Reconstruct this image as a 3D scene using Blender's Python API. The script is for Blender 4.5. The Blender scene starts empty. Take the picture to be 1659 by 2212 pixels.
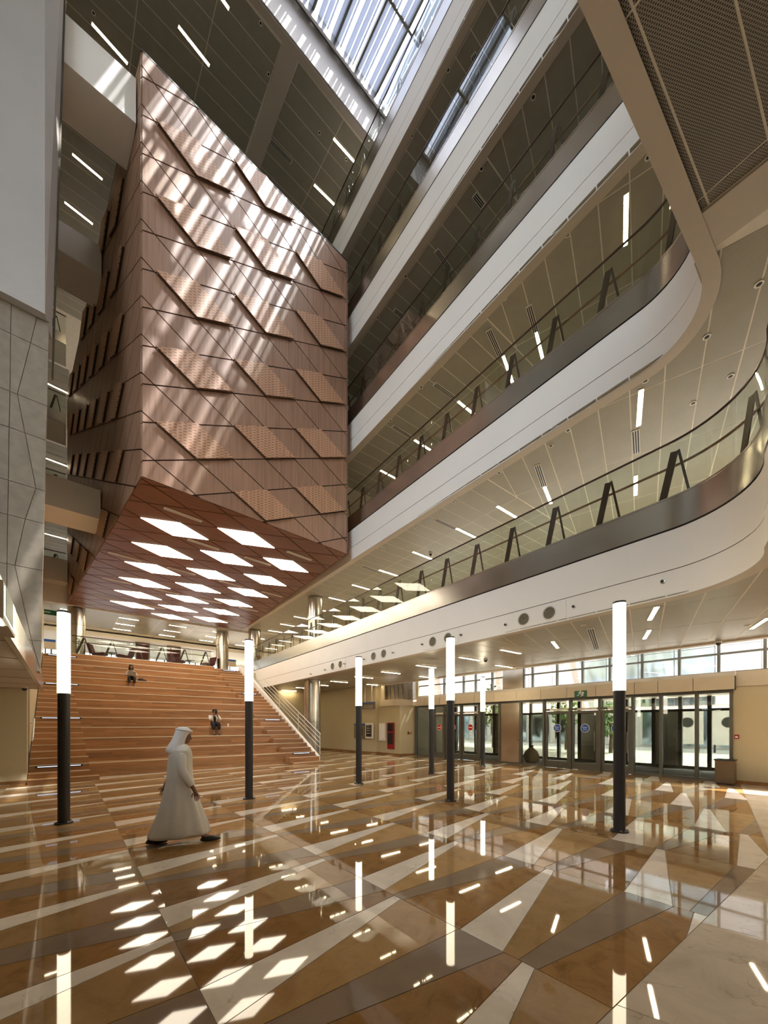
import bpy, math, random
from mathutils import Vector, Matrix
random.seed(7)
scene = bpy.context.scene
COL = scene.collection

# ------------------------------------------------------------------ camera, sky, sun, exposure
# world axes: x runs towards the entrance side, y runs towards the timber stair, z up; metres
FPX, PPX, PPY, EYE, XA = 820.0, 829.5, 1565.6, 1.75, 140.0
_n = math.hypot(PPX - XA, FPX)
AX = (-(PPX - XA) / _n, FPX / _n)          # the y axis in the lens frame (right, depth)
BX = (FPX / _n, (PPX - XA) / _n)           # the x axis in the lens frame
cam_d = bpy.data.cameras.new('camera')
cam_d.sensor_fit = 'HORIZONTAL'; cam_d.sensor_width = 36.0
cam_d.lens = 36.0 * FPX / 1659.0
cam_d.shift_y = (PPY - 1106.0) / 1659.0
cam_d.clip_end = 600
cam = bpy.data.objects.new('camera', cam_d); COL.objects.link(cam)
cam.location = (0, 0, EYE)
cam.rotation_euler = (math.pi / 2, 0, -math.atan2(BX[1], AX[1]))
scene.camera = cam

W = bpy.data.worlds.new('sky'); scene.world = W; W.use_nodes = True
wt = W.node_tree; wt.nodes.clear()
sky = wt.nodes.new('ShaderNodeTexSky'); sky.sky_type = 'NISHITA'; sky.sun_disc = False
sky.sun_elevation = math.radians(61); sky.sun_rotation = math.radians(137); sky.dust_density = 2.5; sky.air_density = 1.0
bg = wt.nodes.new('ShaderNodeBackground'); bg.inputs[1].default_value = 1.1
wo = wt.nodes.new('ShaderNodeOutputWorld')
hsv = wt.nodes.new('ShaderNodeHueSaturation'); hsv.inputs['Saturation'].default_value = .42     # hazy, milky sky
tint = wt.nodes.new('ShaderNodeMix'); tint.data_type = 'RGBA'; tint.blend_type = 'MULTIPLY'; tint.inputs[0].default_value = 1.0; tint.inputs[7].default_value = (1.0, .955, .90, 1)
wt.links.new(sky.outputs[0], hsv.inputs['Color']); wt.links.new(hsv.outputs[0], tint.inputs[6]); wt.links.new(tint.outputs[2], bg.inputs[0]); wt.links.new(bg.outputs[0], wo.inputs[0])
sun_d = bpy.data.lights.new('sun', 'SUN'); sun_d.energy = 7.5; sun_d.angle = math.radians(0.53); sun_d.color = (1.0, 0.94, 0.86)
sun = bpy.data.objects.new('sun', sun_d); COL.objects.link(sun)
sun.rotation_euler = Vector((-0.37, 0.40, -1.0)).to_track_quat('-Z', 'Y').to_euler()
sun.location = (10, -10, 40)
scene.view_settings.view_transform = 'Standard'
scene.view_settings.look = 'None'
scene.view_settings.gamma = 1.0
scene.view_settings.use_curve_mapping = False
scene.view_settings.exposure = 1.45
scene.cycles.max_bounces = 10
scene.cycles.transparent_max_bounces = 24
scene.cycles.sample_clamp_indirect = 6.0
scene.cycles.use_denoising = True

# ------------------------------------------------------------------ helpers
def ray(px, py):
    X = (px - PPX) / FPX
    return (X * BX[0] + BX[1], X * AX[0] + AX[1], (PPY - py) / FPX)
def PZ(px, py, z=0.0):
    r = ray(px, py); t = (z - EYE) / r[2]; return (r[0] * t, r[1] * t, z)
def PU(px, py, u):
    r = ray(px, py); t = u / r[0]; return (u, r[1] * t, EYE + r[2] * t)
def PV(px, py, v):
    r = ray(px, py); t = v / r[1]; return (r[0] * t, v, EYE + r[2] * t)

class MB:
    def __init__(s): s.v = []; s.f = []
    def add(s, vs, fs):
        n = len(s.v); s.v += [tuple(p) for p in vs]; s.f += [tuple(i + n for i in f) for f in fs]; return s
    def hexa(s, b, t):   # four bottom points, four top points
        return s.add(list(b) + list(t), [(3, 2, 1, 0), (4, 5, 6, 7), (0, 1, 5, 4), (1, 2, 6, 5), (2, 3, 7, 6), (3, 0, 4, 7)])
    def box(s, x0, x1, y0, y1, z0, z1):
        return s.hexa([(x0, y0, z0), (x1, y0, z0), (x1, y1, z0), (x0, y1, z0)], [(x0, y0, z1), (x1, y0, z1), (x1, y1, z1), (x0, y1, z1)])
    def slab(s, poly, d):   # planar polygon of 3d points extruded by vector d
        n = len(poly); p = [Vector(a) for a in poly]; q = [a + Vector(d) for a in p]
        fs = [tuple(range(n - 1, -1, -1)), tuple(range(n, 2 * n))] + [(i, (i + 1) % n, n + (i + 1) % n, n + i) for i in range(n)]
        return s.add(p + q, fs)
    def prism(s, poly2, z0, z1):
        return s.slab([(a[0], a[1], z0) for a in poly2], (0, 0, z1 - z0))
    def bar(s, a, b, w, h, up=(0, 0, 1)):   # rectangular bar from a to b
        a = Vector(a); b = Vector(b); d = (b - a).normalized(); up = Vector(up)
        x = d.cross(up); x = x.normalized() if x.length > 1e-5 else Vector((1, 0, 0)); y = x.cross(d)
        c = [(-1, -1), (1, -1), (1, 1), (-1, 1)]
        return s.hexa([a + x * (i * w / 2) + y * (j * h / 2) for i, j in c], [b + x * (i * w / 2) + y * (j * h / 2) for i, j in c])
    def tube(s, pts, r, n=8, cap=True):
        pts = [Vector(p) for p in pts]; rs = r if isinstance(r, (list, tuple)) else [r] * len(pts)
        vs = []; px = None
        for i, p in enumerate(pts):
            d = (pts[min(i + 1, len(pts) - 1)] - pts[max(i - 1, 0)]).normalized()
            ref = px if px is not None else (Vector((0, 0, 1)) if abs(d.z) < .9 else Vector((1, 0, 0)))
            x = (ref - d * ref.dot(d)).normalized(); y = d.cross(x); px = x
            vs += [p + x * (rs[i] * math.cos(2 * math.pi * k / n)) + y * (rs[i] * math.sin(2 * math.pi * k / n)) for k in range(n)]
        fs = [(i * n + k, i * n + (k + 1) % n, (i + 1) * n + (k + 1) % n, (i + 1) * n + k) for i in range(len(pts) - 1) for k in range(n)]
        if cap: fs += [tuple(range(n - 1, -1, -1)), tuple((len(pts) - 1) * n + k for k in range(n))]
        return s.add(vs, fs)
    def lathe(s, prof, c=(0, 0, 0), n=24, axis=(0, 0, 1)):   # prof: (radius, height)
        ax = Vector(axis).normalized(); x = Vector((0, 0, 1)) if abs(ax.z) < .9 else Vector((1, 0, 0))
        x = (x - ax * x.dot(ax)).normalized(); y = ax.cross(x); c = Vector(c); m = len(prof)
        vs = [c + ax * h + x * (r * math.cos(2 * math.pi * k / n)) + y * (r * math.sin(2 * math.pi * k / n)) for r, h in prof for k in range(n)]
        fs = [(i * n + k, i * n + (k + 1) % n, (i + 1) * n + (k + 1) % n, (i + 1) * n + k) for i in range(m - 1) for k in range(n)]
        fs += [tuple(range(n - 1, -1, -1)), tuple((m - 1) * n + k for k in range(n))]
        return s.add(vs, fs)
    def mesh(s, name, mat, smooth=False):
        me = bpy.data.meshes.new(name); me.from_pydata(s.v, [], s.f); me.update()
        if mat is not None: me.materials.append(mat)
        if smooth:
            for p in me.polygons: p.use_smooth = True
            try: me.set_sharp_from_angle(angle=math.radians(38))
            except Exception: pass
        return me
    def build(s, name, mat, parent=None, smooth=False):
        return link(name, s.mesh(name, mat, smooth), parent)
def link(name, me, parent=None):
    o = bpy.data.objects.new(name, me); COL.objects.link(o)
    if parent is not None: o.parent = parent; o.matrix_parent_inverse = parent.matrix_basis.inverted()
    return o
def tag(o, label, cat, group=None, kind=None):
    o['label'] = label; o['category'] = cat
    if group: o['group'] = group
    if kind: o['kind'] = kind
    return o
def thing(name, label, cat, loc=(0, 0, 0), group=None):
    o = bpy.data.objects.new(name, None); COL.objects.link(o); o.location = loc; o.empty_display_size = .1
    return tag(o, label, cat, group)
def structure(o, label=None):
    o['kind'] = 'structure'
    if label: o['label'] = label
    return o
def root(name, label=None):
    o = bpy.data.objects.new(name, None); COL.objects.link(o); o.empty_display_size = .1
    return structure(o, label)

# 2d convex polygon tools
def clip(poly, a, b, c):   # keep a*x+b*y<=c
    out = []
    for i in range(len(poly)):
        p, q = poly[i], poly[(i + 1) % len(poly)]
        dp, dq = a * p[0] + b * p[1] - c, a * q[0] + b * q[1] - c
        if dp <= 0: out.append(p)
        if (dp < 0 < dq) or (dq < 0 < dp):
            t = dp / (dp - dq); out.append((p[0] + (q[0] - p[0]) * t, p[1] + (q[1] - p[1]) * t))
    return out
def area(poly): return sum(poly[i][0] * poly[(i + 1) % len(poly)][1] - poly[(i + 1) % len(poly)][0] * poly[i][1] for i in range(len(poly))) / 2
def edges(poly):
    if area(poly) < 0: poly = poly[::-1]
    r = []
    for i in range(len(poly)):
        p, q = poly[i], poly[(i + 1) % len(poly)]; L = math.hypot(q[0] - p[0], q[1] - p[1])
        if L < 1e-6: continue
        a, b = (q[1] - p[1]) / L, -(q[0] - p[0]) / L; r.append((a, b, a * p[0] + b * p[1]))
    return r
def inset(poly, g):
    out = poly
    for a, b, c in edges(poly): out = clip(out, a, b, c - g)
    return out
def inside(poly, conv):
    for a, b, c in edges(conv): poly = clip(poly, a, b, c)
    return poly
def outside(poly, conv):   # list of pieces of poly outside the convex polygon
    res = []; rest = poly
    for a, b, c in edges(conv):
        piece = clip(rest, -a, -b, -c)
        if len(piece) > 2 and abs(area(piece)) > 1e-4: res.append(piece)
        rest = clip(rest, a, b, c)
        if len(rest) < 3: break
    return res

# ------------------------------------------------------------------ materials
def srgb(r, g, b):
    f = lambda c: (c / 255 / 12.92) if c / 255 <= .04045 else ((c / 255 + .055) / 1.055) ** 2.4
    return (f(r), f(g), f(b), 1)
def newmat(name):
    m = bpy.data.materials.new(name); m.use_nodes = True; nt = m.node_tree
    return m, nt, nt.nodes['Principled BSDF']
def N(nt, t, **kw):
    n = nt.nodes.new(t)
    for k, v in kw.items():
        if k in n.inputs: n.inputs[k].default_value = v
        else: setattr(n, k, v)
    return n
def mth(nt, op, a, b=None, c=None):
    n = nt.nodes.new('ShaderNodeMath'); n.operation = op
    for i, x in enumerate((a, b, c)):
        if x is None: continue
        if isinstance(x, (int, float)): n.inputs[i].default_value = x
        else: nt.links.new(x, n.inputs[i])
    return n.outputs[0]
def pos(nt, scale=(1, 1, 1)):
    g = nt.nodes.new('ShaderNodeNewGeometry'); m = nt.nodes.new('ShaderNodeMapping'); m.inputs['Scale'].default_value = scale
    nt.links.new(g.outputs['Position'], m.inputs['Vector']); return m.outputs[0]
def ramp(nt, fac, stops):
    r = nt.nodes.new('ShaderNodeValToRGB'); e = r.color_ramp.elements
    while len(e) < len(stops): e.new(.5)
    for i, (p, c) in enumerate(stops): e[i].position = p; e[i].color = c
    nt.links.new(fac, r.inputs[0]); return r.outputs[0]
def mixc(nt, fac, a, b, mode='MIX'):
    n = nt.nodes.new('ShaderNodeMix'); n.data_type = 'RGBA'; n.blend_type = mode
    for i, x in ((0, fac), (6, a), (7, b)):
        if isinstance(x, (int, float)): n.inputs[i].default_value = x
        elif isinstance(x, tuple): n.inputs[i].default_value = x
        else: nt.links.new(x, n.inputs[i])
    return n.outputs[2]
def sh(c, k): return (min(1, c[0] * k), min(1, c[1] * k), min(1, c[2] * k), 1)
def plain(name, col, rough=.5, metal=0.0, var=.06, scale=6, stretch=(1, 1, 1), bump=0.0, coat=0.0, rnd=0.0, spec=.5):
    m, nt, p = newmat(name)
    no = N(nt, 'ShaderNodeTexNoise'); no.inputs['Scale'].default_value = scale; no.inputs['Detail'].default_value = 5
    nt.links.new(pos(nt, stretch), no.inputs['Vector'])
    c = ramp(nt, no.outputs[0], [(.3, sh(col, 1 - var)), (.7, sh(col, 1 + var))])
    if rnd:
        oi = nt.nodes.new('ShaderNodeObjectInfo'); k = mth(nt, 'MULTIPLY_ADD', oi.outputs['Random'], 2 * rnd, 1 - rnd)
        hs = N(nt, 'ShaderNodeHueSaturation'); nt.links.new(k, hs.inputs['Value']); nt.links.new(c, hs.inputs['Color']); c = hs.outputs[0]
    nt.links.new(c, p.inputs['Base Color'])
    p.inputs['Roughness'].default_value = rough; p.inputs['Metallic'].default_value = metal
    p.inputs['Coat Weight'].default_value = coat; p.inputs['Specular IOR Level'].default_value = spec
    if bump:
        b = N(nt, 'ShaderNodeBump'); b.inputs['Strength'].default_value = bump; b.inputs['Distance'].default_value = .02
        nt.links.new(no.outputs[0], b.inputs['Height']); nt.links.new(b.outputs[0], p.inputs['Normal'])
    return m
def emit(name, col, strength):
    m, nt, p = newmat(name); nt.nodes.remove(p)
    e = N(nt, 'ShaderNodeEmission'); e.inputs[0].default_value = col; e.inputs[1].default_value = strength
    nt.links.new(e.outputs[0], nt.nodes['Material Output'].inputs[0]); return m
def glass(name, tint, ior=1.45, rough=0.0, boost=1.0):
    m, nt, p = newmat(name); nt.nodes.remove(p)
    t = N(nt, 'ShaderNodeBsdfTransparent'); t.inputs[0].default_value = tint
    g = N(nt, 'ShaderNodeBsdfGlossy'); g.inputs['Roughness'].default_value = rough; g.inputs[0].default_value = (1, 1, 1, 1)
    g0 = nt.nodes.new('ShaderNodeNewGeometry'); dp = N(nt, 'ShaderNodeVectorMath'); dp.operation = 'DOT_PRODUCT'
    nt.links.new(g0.outputs['Normal'], dp.inputs[0]); nt.links.new(g0.outputs['Incoming'], dp.inputs[1])
    c1 = mth(nt, 'SUBTRACT', 1.0, mth(nt, 'MINIMUM', mth(nt, 'ABSOLUTE', dp.outputs['Value']), 1.0)); r0 = ((ior - 1) / (ior + 1)) ** 2
    fres = mth(nt, 'MULTIPLY_ADD', mth(nt, 'POWER', c1, 5.0), 1 - r0, r0)
    mx = N(nt, 'ShaderNodeMixShader'); nt.links.new(mth(nt, 'MULTIPLY', fres, boost), mx.inputs[0])
    nt.links.new(t.outputs[0], mx.inputs[1]); nt.links.new(g.outputs[0], mx.inputs[2])
    nt.links.new(mx.outputs[0], nt.nodes['Material Output'].inputs[0]); return m
def marble(name, col, dark, vein=None, scale=3.0, rough=.03, rnd=.12, speck=0.5):
    m, nt, p = newmat(name); v = pos(nt)
    n1 = N(nt, 'ShaderNodeTexNoise'); n1.inputs['Scale'].default_value = scale; n1.inputs['Detail'].default_value = 8; n1.inputs['Roughness'].default_value = .65; n1.inputs['Distortion'].default_value = .8
    nt.links.new(v, n1.inputs['Vector'])
    c = ramp(nt, n1.outputs[0], [(.25, dark), (.5, col), (.8, sh(col, 1.18))])
    n2 = N(nt, 'ShaderNodeTexNoise'); n2.inputs['Scale'].default_value = 34; n2.inputs['Detail'].default_value = 6; nt.links.new(v, n2.inputs['Vector'])
    k = ramp(nt, n2.outputs[0], [(.55, (0, 0, 0, 1)), (.75, (1, 1, 1, 1))])
    c = mixc(nt, mth(nt, 'MULTIPLY', k, speck * .5), c, sh(col, 1.6))
    if vein:
        w = N(nt, 'ShaderNodeTexVoronoi'); w.feature = 'DISTANCE_TO_EDGE'; w.inputs['Scale'].default_value = 1.7
        n3 = N(nt, 'ShaderNodeTexNoise'); n3.inputs['Scale'].default_value = 5; n3.inputs['Detail'].default_value = 6; nt.links.new(v, n3.inputs['Vector'])
        vm = N(nt, 'ShaderNodeVectorMath'); vm.operation = 'MULTIPLY_ADD'; nt.links.new(n3.outputs['Color'], vm.inputs[0]); vm.inputs[1].default_value = (.5, .5, .5); nt.links.new(v, vm.inputs[2])
        nt.links.new(vm.outputs[0], w.inputs['Vector'])
        k = ramp(nt, w.outputs['Distance'], [(0, (1, 1, 1, 1)), (.02, (0, 0, 0, 1))])
        k2 = ramp(nt, n3.outputs[0], [(.45, (0, 0, 0, 1)), (.65, (1, 1, 1, 1))])
        c = mixc(nt, mth(nt, 'MULTIPLY', mth(nt, 'MULTIPLY', k, k2), .6), c, vein)
    oi = nt.nodes.new('ShaderNodeObjectInfo'); kk = mth(nt, 'MULTIPLY_ADD', oi.outputs['Random'], 2 * rnd, 1 - rnd)
    hs = N(nt, 'ShaderNodeHueSaturation'); nt.links.new(kk, hs.inputs['Value']); nt.links.new(c, hs.inputs['Color'])
    nt.links.new(hs.outputs[0], p.inputs['Base Color']); p.inputs['Roughness'].default_value = rough
    p.inputs['IOR'].default_value = 1.5
    return m
def wood(name, col, dark, stretch, rough=.4, rnd=.12, slots=None):
    m, nt, p = newmat(name); v = pos(nt, stretch)
    oi = nt.nodes.new('ShaderNodeObjectInfo')
    off = N(nt, 'ShaderNodeVectorMath'); off.operation = 'ADD'; nt.links.new(v, off.inputs[0])
    cb = N(nt, 'ShaderNodeCombineXYZ'); r7 = mth(nt, 'MULTIPLY', oi.outputs['Random'], 37.0)
    for i in range(3): nt.links.new(r7, cb.inputs[i])
    nt.links.new(cb.outputs[0], off.inputs[1])
    n1 = N(nt, 'ShaderNodeTexNoise'); n1.inputs['Scale'].default_value = 1.0; n1.inputs['Detail'].default_value = 7; n1.inputs['Roughness'].default_value = .6
    nt.links.new(off.outputs[0], n1.inputs['Vector'])
    c = ramp(nt, n1.outputs[0], [(.28, dark), (.52, col), (.78, sh(col, 1.2))])
    if slots:   # machined acoustic slots
        g = nt.nodes.new('ShaderNodeNewGeometry'); sx = N(nt, 'ShaderNodeSeparateXYZ'); nt.links.new(g.outputs['Position'], sx.inputs[0])
        s = mth(nt, 'ADD', sx.outputs[0], sx.outputs[1]); pu, pz = slots
        a = mth(nt, 'DIVIDE', s, pu); row = mth(nt, 'FLOOR', a); fa = mth(nt, 'FRACT', a)
        b = mth(nt, 'DIVIDE', mth(nt, 'MULTIPLY_ADD', s, -.33, sx.outputs[2]), pz); b = mth(nt, 'MULTIPLY_ADD', row, .5, b); fb = mth(nt, 'FRACT', b)
        k = mth(nt, 'MULTIPLY', mth(nt, 'LESS_THAN', mth(nt, 'ABSOLUTE', mth(nt, 'SUBTRACT', fa, .5)), .33), mth(nt, 'LESS_THAN', mth(nt, 'ABSOLUTE', mth(nt, 'SUBTRACT', fb, .5)), .16))
        c = mixc(nt, mth(nt, 'MULTIPLY', k, .75), c, sh(dark, .35))
    kk = mth(nt, 'MULTIPLY_ADD', oi.outputs['Random'], 2 * rnd, 1 - rnd)
    hs = N(nt, 'ShaderNodeHueSaturation'); nt.links.new(kk, hs.inputs['Value']); nt.links.new(c, hs.inputs['Color'])
    nt.links.new(hs.outputs[0], p.inputs['Base Color']); p.inputs['Roughness'].default_value = rough
    return m
def perforated(name, col, hole, pitch, rad, rough=.45):
    m, nt, p = newmat(name)
    g = nt.nodes.new('ShaderNodeNewGeometry'); sx = N(nt, 'ShaderNodeSeparateXYZ'); nt.links.new(g.outputs['Position'], sx.inputs[0])
    a = mth(nt, 'DIVIDE', sx.outputs[0], pitch); row = mth(nt, 'FLOOR', a); fa = mth(nt, 'SUBTRACT', mth(nt, 'FRACT', a), .5)
    b = mth(nt, 'MULTIPLY_ADD', row, .5, mth(nt, 'DIVIDE', sx.outputs[1], pitch * 1.15)); fb = mth(nt, 'SUBTRACT', mth(nt, 'FRACT', b), .5)
    d = mth(nt, 'SQRT', mth(nt, 'ADD', mth(nt, 'MULTIPLY', fa, fa), mth(nt, 'MULTIPLY', fb, fb)))
    k = mth(nt, 'LESS_THAN', d, rad)
    no = N(nt, 'ShaderNodeTexNoise'); no.inputs['Scale'].default_value = 3; nt.links.new(pos(nt), no.inputs['Vector'])
    base = ramp(nt, no.outputs[0], [(.3, sh(col, .95)), (.7, sh(col, 1.05))])
    nt.links.new(mixc(nt, k, base, hole), p.inputs['Base Color']); p.inputs['Roughness'].default_value = rough
    return m
def brushed(name, col, rough=.22, scale=(2, 2, 2), amt=.12, bump=.015):
    m, nt, p = newmat(name); v = pos(nt, scale)
    n1 = N(nt, 'ShaderNodeTexNoise'); n1.inputs['Scale'].default_value = 1.0; n1.inputs['Detail'].default_value = 1; n1.inputs['Distortion'].default_value = .6; nt.links.new(v, n1.inputs['Vector'])
    nt.links.new(ramp(nt, n1.outputs[0], [(.3, sh(col, 1 - amt)), (.7, sh(col, 1 + amt))]), p.inputs['Base Color'])
    p.inputs['Metallic'].default_value = 1.0
    nt.links.new(mth(nt, 'MULTIPLY_ADD', n1.outputs[0], .08, rough - .04), p.inputs['Roughness'])
    b = N(nt, 'ShaderNodeBump'); b.inputs['Strength'].default_value = bump; b.inputs['Distance'].default_value = .1
    nt.links.new(n1.outputs[0], b.inputs['Height']); nt.links.new(b.outputs[0], p.inputs['Normal'])
    return m

M = {}
M['dark_marble'] = marble('dark_marble', (.29, .152, .050, 1), (.165, .08, .024, 1), scale=4.5)
M['tan_marble'] = marble('tan_marble', (.385, .235, .098, 1), (.29, .165, .062, 1), scale=3.5)
M['grey_stone'] = marble('grey_stone', (.26, .188, .125, 1), (.22, .158, .103, 1), scale=1.5, rnd=.06, speck=.05)
M['white_marble'] = marble('white_marble', (.78, .69, .57, 1), (.66, .57, .46, 1), vein=(.25, .17, .10, 1), scale=2.0, rnd=.05, speck=.1)
M['cream_marble'] = marble('cream_marble', (.56, .46, .34, 1), (.44, .35, .25, 1), vein=(.25, .16, .09, 1), scale=2.0, rnd=.13, speck=.1)
M['grout'] = plain('grout', (.40, .31, .20, 1), .6)
M['grout_dark'] = plain('grout_dark', (.07, .06, .045, 1), .7)
M['ring_metal'] = plain('ring_metal', (.34, .30, .22, 1), .4, metal=.3)
M['white_paint'] = plain('white_paint', (.86, .825, .775, 1), .5, var=.02, scale=1)
M['soffit_paint'] = plain('soffit_paint', (.52, .455, .37, 1), .5, var=.02, scale=1)
M['cream_paint'] = plain('cream_paint', (.52, .44, .28, 1), .5, var=.03, scale=1.2)
M['ceiling_metal'] = perforated('ceiling_metal', (.375, .345, .265, 1), (.23, .21, .16, 1), .02, .33, .34)
M['ceiling_mesh'] = perforated('ceiling_mesh', (.28, .245, .19, 1), (.02, .017, .014, 1), .022, .36, .5)
M['ceiling_joint'] = plain('ceiling_joint', (.72, .66, .54, 1), .5)
M['black'] = plain('black', (.012, .011, .010, 1), .5)
M['dark_gap'] = plain('dark_gap', (.02, .015, .012, 1), .7)
M['post_metal'] = plain('post_metal', (.028, .026, .025, 1), .45, var=.1, scale=20)
M['steel'] = brushed('steel', (.58, .555, .52, 1), .24, (1.5, 1.5, 1.5), .04, .03)
M['column_steel'] = brushed('column_steel', (.60, .56, .50, 1), .24, (1, 1, 1.6), .12, .04)
M['frame_metal'] = plain('frame_metal', (.13, .125, .10, 1), .42, metal=.3)
M['bronze'] = plain('bronze', (.060, .034, .024, 1), .38, metal=.4, var=.1)
M['handrail_wood'] = plain('handrail_wood', (.19, .10, .05, 1), .4)
M['rail_glass'] = glass('rail_glass', (.90, .93, .90, 1), 1.45)
M['door_glass'] = glass('door_glass', (.62, .655, .635, 1), 1.5)
M['lobby_glass'] = glass('lobby_glass', (.56, .60, .64, 1), 1.4)
M['window_glass'] = glass('window_glass', (.93, .96, .97, 1), 1.4)
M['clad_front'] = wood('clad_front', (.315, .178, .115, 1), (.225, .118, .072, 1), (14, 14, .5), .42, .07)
M['clad_slotted'] = wood('clad_slotted', (.50, .275, .165, 1), (.41, .21, .115, 1), (10, 10, .5), .45, .05, slots=(.135, .085))
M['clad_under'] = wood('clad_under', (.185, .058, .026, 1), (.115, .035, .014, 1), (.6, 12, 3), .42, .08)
M['stair_wood'] = wood('stair_wood', (.405, .198, .078, 1), (.28, .125, .045, 1), (1.2, 8, 22), .36, .2)
M['stair_tread'] = wood('stair_tread', (.41, .205, .082, 1), (.31, .145, .055, 1), (1.2, 20, 8), .3, .1)
M['nosing'] = plain('nosing', (.80, .70, .52, 1), .32, metal=.4)
M['plaster'] = plain('plaster', (.42, .40, .385, 1), .6, var=.03, scale=1)
M['concrete'] = plain('concrete', (.25, .212, .162, 1), .75, var=.14, scale=5, bump=.12, rnd=.06)
M['panel_cream'] = plain('panel_cream', (.60, .51, .37, 1), .45, var=.03, rnd=.05)
M['base_stone'] = marble('base_stone', (.26, .13, .05, 1), (.18, .085, .03, 1), scale=4, rough=.2)
M['lamp_warm'] = emit('lamp_warm', (1.0, .80, .50, 1), 22.0)
M['lamp_post'] = emit('lamp_post', (1.0, .86, .62, 1), 4.2)
M['lamp_panel'] = emit('lamp_panel', (1.0, .87, .68, 1), 4.6)
M['lamp_cool'] = emit('lamp_cool', (.66, .74, 1.0, 1), .9)
M['lamp_spot'] = emit('lamp_spot', (1.0, .92, .75, 1), 12.0)
M['fixture_white'] = plain('fixture_white', (.75, .72, .66, 1), .4)

# ------------------------------------------------------------------ levels
LEV = {k: 4.08 + 4.43 * (k - 1) for k in range(1, 7)}     # underside of each balcony edge
REAR = 15.4
BACK = {1: 14.4, 2: 15.4, 3: 15.4, 4: 15.4, 5: 15.4}   # rear edge of each floor
def fascia_u(v): return 8.57 + .048 * (v - 4.0)
def edge_path(k, ext=False):
    """plan line of balcony edge k from its far end, round the near corner"""
    if k == 1: far, cv, R, last = 26.6, 2.05, 1.45, 90
    else: far, cv, R, last = 27.35, 2.50, 1.20, 90
    pts = []; v = far
    while v > cv + .01: pts.append((fascia_u(v), v)); v -= .57 if v - .57 > cv else v - cv
    cu = fascia_u(cv) - R
    for i in range(0, 15): a = math.radians(last * i / 14); pts.append((cu + R * math.cos(a), cv - R * math.sin(a)))
    if k == 1 and ext: pts += [(cu - .35, cv - R - .08), (cu - .75, cv - R - .20)]
    if k > 1:
        e = pts[-1]; pts += [(e[0] - 2.0, e[1] + .13), (e[0] - 4.0, e[1] + .27), (e[0] - 8.5, e[1] + .5)]
    return pts
def offset(pts, d):
    out = []
    for i, p in enumerate(pts):
        a, b = pts[max(i - 1, 0)], pts[min(i + 1, len(pts) - 1)]; dx, dy = b[0] - a[0], b[1] - a[1]; L = math.hypot(dx, dy)
        out.append((p[0] - dy / L * d, p[1] + dx / L * d))
    return out
def strip(mb, pts, o0, o1, z0, z1):
    a, b = offset(pts, o0), offset(pts, o1); n = len(pts); vs = []
    for i in range(n): vs += [(*a[i], z0), (*b[i], z0), (*b[i], z1), (*a[i], z1)]
    fs = []
    for i in range(n - 1):
        for k in range(4): fs.append((4 * i + k, 4 * i + (k + 1) % 4, 4 * i + 4 + (k + 1) % 4, 4 * i + 4 + k))
    fs += [(3, 2, 1, 0), tuple(4 * (n - 1) + k for k in range(4))]
    return mb.add(vs, fs)
def void_poly(k, off=.22):
    p = offset(edge_path(k), off)
    return p + [(-30, p[-1][1] + (.9 if k > 1 else 0)), (-30, 60), (p[0][0] + .048 * 40, 60)]
class Along:
    def __init__(s, pts):
        s.p = pts; s.c = [0]
        for a, b in zip(pts, pts[1:]): s.c.append(s.c[-1] + math.hypot(b[0] - a[0], b[1] - a[1]))
    def at(s, d):
        d = min(max(d, 0), s.c[-1] - 1e-6); i = 0
        while s.c[i + 1] < d: i += 1
        t = (d - s.c[i]) / (s.c[i + 1] - s.c[i]); a, b = s.p[i], s.p[i + 1]; L = s.c[i + 1] - s.c[i]
        return (a[0] + (b[0] - a[0]) * t, a[1] + (b[1] - a[1]) * t), ((b[0] - a[0]) / L, (b[1] - a[1]) / L)

# ------------------------------------------------------------------ floor
floor = structure(MB().box(-12, 15.4, -8, 40, -.35, -.006).build('floor', M['grout']))
SEAM0, SW, PER, SHIFT = .68, 1.907, 1.42, -.64
B1 = (-.0703, 1.067)     # cream border, two straight runs: v = s*u + c
B2 = (.1574, -.591)
GAP = .0035
def floor_ok(p): return True
shapes = {'white_tile': ([(0, 0), (0, .42), (SW, .62), (SW, .52)], 'white_marble'),
          'dark_brown_tile': ([(0, .42), (0, 1.14), (SW, .77), (SW, .62)], 'dark_marble'),
          'grey_tile': ([(0, 1.14), (0, 1.29), (SW, 1.21), (SW, .77)], 'grey_stone'),
          'tan_tile': ([(0, 1.29), (0, 1.42), (SW, 1.94), (SW, 1.21)], 'tan_marble')}
shared = {}
for kname, (poly, mt) in shapes.items():
    q = inset(poly, GAP); shared[kname] = MB().prism(q, -.02, 0).mesh(kname, M[mt])
for st in range(-2, 8):
    u0 = SEAM0 + SW * st; vbase = 2.29 + SHIFT * st
    vmax = 16.0 if u0 < 8.5 else 24.2
    for j in range(-9, 22):
        v0 = vbase + PER * j
        if v0 > vmax or v0 + 1.9 < .2: continue
        for kname, (poly, mt) in shapes.items():
            P = [(u0 + a, v0 + b) for a, b in poly]
            whole = all(p[1] > B1[0] * p[0] + B1[1] + .02 and p[1] > B2[0] * p[0] + B2[1] + .02 and p[0] < 15.36 for p in P)
            if whole:
                o = link(kname, shared[kname], floor); o.location = (u0, v0, 0)
            else:
                q = clip(P, B1[0], -1, -B1[1]); q = clip(q, B2[0], -1, -B2[1]) if len(q) > 2 else q
                q = clip(q, 1, 0, 15.36) if len(q) > 2 else q
                if len(q) < 3 or abs(area(q)) < .004: continue
                q = inset(q, GAP)
                if len(q) > 2: MB().prism(q, -.02, 0).build(kname, M[mt], floor)
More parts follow.
